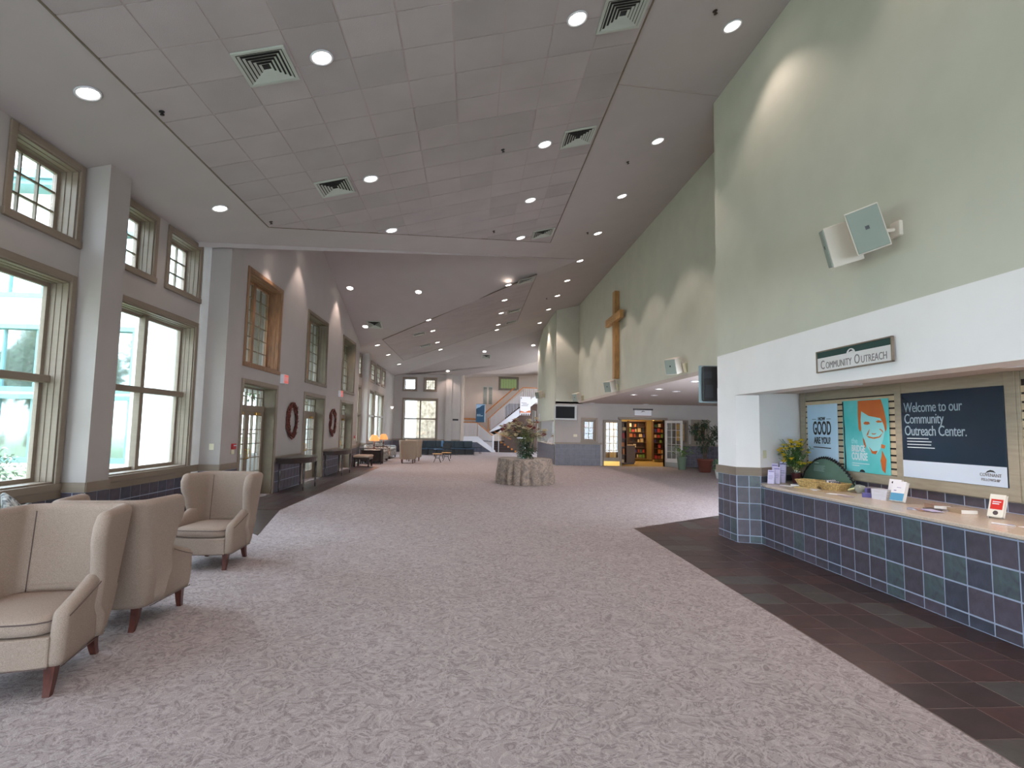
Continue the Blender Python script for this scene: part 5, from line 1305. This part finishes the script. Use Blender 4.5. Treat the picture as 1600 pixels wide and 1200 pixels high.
for k in range(6):
    x0 = -3.05+k*.58; y = 34.3+.32*k*.55
    t = thing('pew', 'dark teal upholstered pew section under the end window, ' + ['leftmost, behind the wing chairs', 'second from the left', 'third from the left', 'third from the right', 'second from the right', 'rightmost, nearest the stairs'][k], 'pew', (x0, y, 0), math.radians(17), 'teal pew sections')
    obj('seat', MB().cbox(-.30, .30, -.30, .25, .36, .44, .02), M_pew, t); obj('backrest', MB().cbox(-.30, .30, .2, .30, .44, .88, .02), M_pew, t); obj('seat_edge', MB().box(-.29, .29, -.31, -.295, .38, .42), M_blue, t); obj('end_panel', MB().box(-.28, .28, -.1, .2, .03, .36), M_black, t)
    for x in (-.26, .26):
        for y_ in (-.26, .2): obj('leg', MB().cyl((x, y_, 0), (x, y_, .37), .016, n=6), M_black, t)
    obj('nailhead_trim', MB().box(-.28, .28, .195, .2, .86, .875), M_blue, t)
t = thing('bench_stool', 'slim dark bench with thin legs at the right end of the pew', 'bench', (.32, 36.5, 0), math.radians(17)); obj('seat', MB().cbox(-.34, .34, -.2, .2, .42, .47, .01), M_pew, t)
for x in (-.3, .3):
    for y_ in (-.16, .16): obj('leg', MB().cyl((x, y_, 0), (x, y_, .43), .014, n=6), M_black, t)
# small dark plaque on the pilaster
tag(obj('wall_plaque', MB().cbox(-1.34, -.94, BY-.02, BY, 2.22, 2.34, .004), M_black), 'small black plaque on the wall left of the stairs', 'plaque')
t = thing('wall_sconce', 'small white sconce on the corner of the far left wall', 'sconce', (LX+.02, 36.4, 3.0), 0)
obj('back_plate', MB().cbox(0, .03, -.06, .06, -.1, .1, .004), M_white_s, t); obj('sconce_shade', MB().lathe([(.03, -.1), (.1, .05), (.09, .05)], 12, (.12, 0, 0), caps=False), M_bulbd, t)

# stairs
YS = 39.6
ST = thing('staircase', 'white staircase with oak handrails rising in two flights at the far end', 'staircase', (1.5, YS, 0))
def rel(p): return (p[0]-1.5, p[1]-YS, p[2])
def bar(pts, w, m, name, dy=.06):      # sloped board in the XZ plane
    obj(name, MB().prism([rel((x, YS-dy/2, z)) for x, z in pts], (0, dy, 0)), m, ST)
bar([(-.75, .72), (.42, .72), (1.48, 0), (1.78, 0), (1.74, .12), (.46, 1.12), (-.75, 1.12)], 0, M_white_s, 'stringer')
bar([(-.75, .0), (1.44, 0), (.40, .70), (-.75, .70)], 0, M_slate[1], 'tiled_base', dy=.03)
def rail_seg(a, b, r=.035, name='handrail'):
    obj(name, MB().tube([rel(p) for p in (a, b)], r, 6), M_rail, ST)
def balusters(a, b, n, h0=1.0, y=YS, m=M_white_s):
    for i in range(n):
        u = (i+.5)/n; x = a[0]+(b[0]-a[0])*u; z = a[1]+(b[1]-a[1])*u
        obj('baluster', MB().cbox(-.018+x-1.5, .018+x-1.5, y-YS-.018, y-YS+.018, z, z+h0, .003), m, ST)
rail_seg((-.75, YS, 2.14), (.38, YS, 2.12)); rail_seg((.38, YS, 2.12), (1.58, YS, 1.16)); balusters((-.7, 1.12), (.38, 1.12), 12, .98); balusters((.44, 1.12), (1.54, .20), 12, .96)
obj('newel', MB().cbox(-.06+.08, .06+.08, -.06, .06, 0, 1.2, .01), M_white_s, ST)
for k in range(5):
    w_ = 1.65-.25*k; obj('step', MB().cbox(.14, .14+w_, .02+.3*k, 1.6+.3*k if False else .02+.3*k+.34, 0, .155*(k+1), .01), mat('stair_carpet_brown', (58, 44, 42), .9), ST)
    obj('step_side', MB().box(.14+w_-.12, .14+w_+.0, .0+.3*k, .02+.3*k, .155*k, .155*(k+1)-.02), M_rail, ST)
obj('landing', MB().cbox(-2.2, 1.0, 1.5, 3.0, .7, .78, .01), mat('stair_carpet_brown', (58, 44, 42), .9), ST)
U = YS+1.4                     # upper flight rises to the right behind the lower one
def ubar(pts, m, name, y=U, dy=.06): obj(name, MB().prism([rel((x, y-dy/2, z)) for x, z in pts], (0, dy, 0)), m, ST)
ubar([(1.35, .75), (2.15, .75), (2.15, 1.62), (4.9, 4.0+.2), (4.9, 3.2+.2), (2.35, .9)][:0] or [(1.30, 1.45), (4.75, 4.22), (9.0, 4.22), (9.0, 3.75), (4.85, 3.75), (1.75, 1.25)], M_white_s, 'upper_stringer')
ubar([(1.3, .78), (2.25, .78), (2.25, 1.75), (1.3, 1.40)], mat('stair_hall_paint', (196, 180, 168), .85), 'knee_wall')
rail_seg((1.30, U, 2.48), (3.85, U, 4.62+.25)); rail_seg((3.85, U, 4.87), (8.8, U, 4.75)); rail_seg((1.25, U, 1.5), (1.25, U, 2.5), .04, 'newel_post')
balusters((1.4, 1.62), (3.85, 3.62), 22, .98, U); balusters((3.9, 3.75), (8.8, 3.75), 34, 1.05, U)
wb2 = U+1.5
ubar([(.9, 1.9), (3.6, 4.35), (3.6, 4.85), (.9, 2.5)], mat('stair_hall_paint', (196, 180, 168), .85), 'back_knee_wall', wb2); rail_seg((.85, wb2-.1, 2.75), (3.3, wb2-.1, 4.95), .05); rail_seg((-.6, wb2-.3, 2.42), (.35, wb2-.3, 2.42), .06)
for k in range(13): obj('tread', MB().box(-.1+.22*k, .16+.22*k, U-YS+.05, wb2-YS-.1, .78+.24*k, .98+.24*k), mat('stair_carpet_brown', (58, 44, 42), .9), ST)
obj('upper_floor', MB().box(2.9, 7.7, U-YS+.05, 5.3, 3.7, 3.85), M_soffit, ST)
rail_seg((1.62, YS-.2, 1.5), (2.9, YS+.2, .95), .025); obj('short_post', MB().cyl(rel((1.98, YS-.1, 0)), rel((1.98, YS-.1, 1.35)), .02, n=6), M_white_s, ST)
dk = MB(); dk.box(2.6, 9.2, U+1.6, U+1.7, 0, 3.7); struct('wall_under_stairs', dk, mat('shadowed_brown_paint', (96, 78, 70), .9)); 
# window high in the stair hall, vents, banners
window_unit('window_%d' % wi, (2.25, 44.99, 5.0), 0, 1.5, .95, 'small', depth=.02, cols=6, rows=3, pane_parts=False, m=M_trimd, casing=True); wi += 1
tag(obj('window_glow', MB().box(2.32, 3.68, 44.985, 44.99, 5.06, 5.9), mat('treetop_through_glass', (150, 170, 112), .8, emit=.12)), 'green daylight showing in the high stair hall window', 'window glass')  # emissive panel stands in for daylight and trees behind the glass
for k, x in enumerate((1.06, 1.5)):
    t = thing('wall_grille', 'tall slotted return grille on the pink stair hall wall, ' + ('left' if k == 0 else 'right') + ' of the pair', 'air vent', (x, 44.99, 4.45)); obj('frame', MB().cbox(-.17, .17, -.02, 0, -.75, .75, .005), M_vent, t)
    for j in range(14): obj('slat', MB().box(-.14, .14, -.026, -.02, -.7+.1*j, -.65+.1*j), M_ventd, t)
t = thing('hanging_banner', 'navy banner with pale mountains on the stair landing rail', 'banner', (.60, 39.5, 2.82)); obj('panel', MB().cbox(-.31, .31, -.02, .0, -.66, .66, .003), mat('banner_navy', (26, 58, 84), .6, rgb2=(40, 84, 112), scale=1.2), t)
obj('sky_band', MB().prism([(-.30, -.022, .64), (.30, -.022, .64), (.30, -.022, .60), (.12, -.022, .56), (-.05, -.022, .42), (-.18, -.022, .38), (-.30, -.022, .30)], (0, -.003, 0)), mat('banner_sky', (150, 180, 206), .6), t)
obj('side_edge', MB().box(.31, .36, -.02, .03, -.66, .66), mat('banner_edge', (170, 190, 210), .6), t); obj('print_lines', MB().box(-.25, .02, -.026, -.021, -.12, -.09).box(-.25, .2, -.026, -.021, -.22, -.18), mat('banner_text', (190, 206, 214), .6), t)
t = thing('hanging_banner', 'white banner with an orange base hanging from the balcony rail', 'banner', (4.02, U-.12, 3.55)); obj('panel', MB().cbox(-.40, .40, -.02, 0, -.66, .62, .003), M_paper, t)
obj('orange_band', MB().prism([(-.39, -.022, -.45), (-.2, -.022, -.50), (0, -.022, -.56), (.15, -.022, -.48), (.3, -.022, -.42), (.39, -.022, -.44), (.39, -.022, -.60), (-.39, -.022, -.60)], (0, -.003, 0)), mat('banner_orange', (206, 112, 60), .6), t); obj('print_lines', MB().box(-.3, .1, -.026, -.021, .12, .15).box(-.2, .25, -.026, -.021, .02, .05).box(-.3, .2, -.026, -.021, -.08, -.05).box(-.34, -.28, -.026, -.021, .45, .55), M_ink, t)
for k in range(5): obj('fringe', MB().box(-.36+.16*k, -.30+.16*k, -.02, 0, -.80, -.66), M_paper, t)
t = thing('wall_screen', 'dark display seen edge-on at the far end of the reception wall', 'television', (3.85, 33.5, 2.45), math.radians(75)); obj('bezel', MB().cbox(-.45, .45, -.05, .05, -.42, .42, .02), mat('silver_plastic', (176, 178, 176), .4), t); obj('screen', MB().box(-.4, .4, .05, .06, -.36, .36), mat('dark_screen', (14, 14, 16), .15), t)
# reception shelf beyond the column
t = thing('reception_counter', 'pale counter in the far reception opening under the lobby wall', 'counter', (4.5, 29.5, 0)); obj('countertop', MB().cbox(-.53, .44, -2.6, 2.9, .972, 1.02, .008), M_lam, t); obj('edge_strip', MB().box(-.5, -.45, -2.55, 2.85, .95, .972), M_edge, t)
t = thing('tiny_bouquet', 'small orange bouquet in white wrap on the far reception counter', 'flowers', (4.3, 28.1, 1.02)); obj('wrap', MB().lathe([(.06, 0), (.1, .3), (.001, .3)], 8), M_paper, t); obj('bloom_cluster', leaf_cloud(80, (0, 0, .38), (.12, .12, .12), .07, .025), mat('orange_petal', (206, 120, 50), .7, rgb2=(90, 120, 50), scale=30), t, kind='stuff')
for k, (y, h_) in enumerate(((27.4, .32), (28.8, .28), (27.9, .3))): 
    t = thing('tent_card', 'white folded card on the far reception counter, ' + ['nearest', 'farthest', 'middle'][k], 'card', (4.15, y, 1.02)); obj('card_face', MB().prism([(-.1, 0, 0), (.1, 0, 0), (.0, 0, h_)], (0, .12, 0)), M_paper, t)
tag(obj('notice_plaque', MB().cbox(4.055, 4.07, 32.3, 32.8, 2.32, 2.66, .003), M_paper), 'small notice on the white header of the far reception opening', 'notice')

# ================================================================== OUTSIDE
struct('ground_outside', MB().box(-60, -5.78, -40, 80, -.3, -.12).box(-5.78, 20, 48, 90, -.3, -.12), M_pave)
def tree(name, label, x, y, h, r, m, n=9000, leaf_l=.2):
    t = thing(name, label, 'tree', (x, y, -.12), 0)
    obj('trunk', MB().tube([(0, 0, 0), (.1, .05, h*.3), (-.05, .1, h*.6), (0, 0, h*.85)], [.16, .13, .09, .03], 8), M_bark, t)
    mb = MB()
    for k in range(9):
        d = rdir(-.5, 1); c_ = Vector((d.x*r*.55, d.y*r*.55, h*.62+d.z*h*.26)); q = leaf_cloud(n//9, c_, (r*.5, r*.5, h*.18), leaf_l, leaf_l*.3, .2); mb.add(q.v, q.f)
    obj('foliage', mb, m, t, kind='stuff')
tree('leafy_tree', 'pale green tree mirrored in the wing windows, left one', -19.5, 9.0, 9.0, 2.8, M_ofol)
tree('leafy_tree', 'olive green tree mirrored in the wing windows, right one', -11.0, 1.0, 7.5, 2.2, M_ofol2)
for k_, (x_, y_, h_) in enumerate(((-21, 14, 7), (-24, 10, 8), (-27.5, 7, 7.5), (-31, 4, 8.5), (-35, 1, 8))):
    tree('leafy_tree', ('nearest', 'second', 'middle', 'fourth', 'farthest')[k_] + ' tree of the garden row mirrored in the wing glass', x_, y_, h_, 2.6, (M_ofol, M_ofol2)[k_ % 2], 5000, .3)
tree('leafy_tree', 'broad tree whose reflection shows in the wing windows', -14.0, 5.0, 9.0, 3.2, M_ofol, 9000, .28)
tree('leafy_tree', 'tree beyond the vestibule doors', -10.0, 29.5, 7.0, 2.0, M_ofol, 5000); tree('leafy_tree', 'tree farther off beyond the vestibule doors', -11.5, 36.0, 8.0, 2.6, M_ofol2, 5000)
for k, (x, y, r) in enumerate(((-9.6, 10.8, .75), (-10.4, 12.2, .9), (-8.6, 9.6, .7))):
    t = thing('shrub', ['flowering azalea shrub at the foot of the nearest window', 'larger azalea shrub behind the first outside the near window', 'low azalea shrub outside, nearest the wall'][k], 'shrub', (x, y, -.12)); obj('foliage', leaf_cloud(1300, (0, 0, r*.7), (r, r, r*.75), .14, .035, .3), M_ofol, t, kind='stuff')
    q = leaf_cloud(120, (0, 0, r*.75), (r, r, r*.78), .09, .035, .9); obj('white_blossoms', q, mat('azalea_white', (240, 240, 240), .7), t, kind='stuff')
wg = thing('building_wing', 'white stucco wing of the building with teal-trimmed windows across the court', 'building', (-17.0, 22.0, -.12))
wm = MB(); holes = [(-6.0, 3.75, .35, 2.75), (-6.0, 3.75, 3.05, 5.45), (-6.0, 3.75, 6.7, 9.3)]
wall_boxes(lambda a, b, c, d: wm.box(a, b, 0, .3, c, d), -8, 4.6, 0, 10.2, holes); wm.box(4.3, 4.6, .3, 8, 0, 10.2)
obj('wall', wm, M_stucco, wg); obj('upper_wall', MB().box(-8, 4.6, .35, .6, 10.2, 11.0), M_ext, wg)
obj('eave', MB().box(-8.4, 5.0, -.6, .4, 10.9, 11.15).box(-8.4, 5.0, -.75, -.55, 11.1, 11.45), M_teal, wg)
for a, b, c, d in holes:
    obj('window_glass', MB().box(a, b, .18, .2, c, d), M_eglass, wg)
    obj('window_trim', MB().box(a, b, -.05, .2, c-.1, c+.08).box(a, b, -.05, .2, d-.08, d+.1).box(b-.08, b, .0, .2, c, d), M_teal, wg)
    mm = MB()
    for i in range(1, 8): x = a+(b-a)*i/8; mm.box(x-.03, x+.03, .1, .19, c, d)
    obj('muntin', mm, M_teal, wg)
t = thing('stone_tower', 'fieldstone tower wall seen through the end windows', 'building', (-3.7, 44.0, -.12)); obj('stone_face', MB().box(-.75, 1.1, 0, .5, 0, 9), M_stonew, t); obj('white_wing', MB().box(-2.2, -.76, .3, .5, 0, 5), M_stucco, t); obj('cap', MB().box(-.85, 1.2, -.1, .6, 9, 9.2), M_stucco, t)

# lettering becomes plain mesh
dg = bpy.context.evaluated_depsgraph_get()
for o in [o for o in bpy.data.objects if o.type == 'FONT']:
    me = bpy.data.meshes.new_from_object(o.evaluated_get(dg)); n = bpy.data.objects.new(o.name, me); C.objects.link(n)
    n.parent = o.parent; n.location = o.location; n.rotation_euler = o.rotation_euler; n.scale = o.scale
    bpy.data.objects.remove(o)
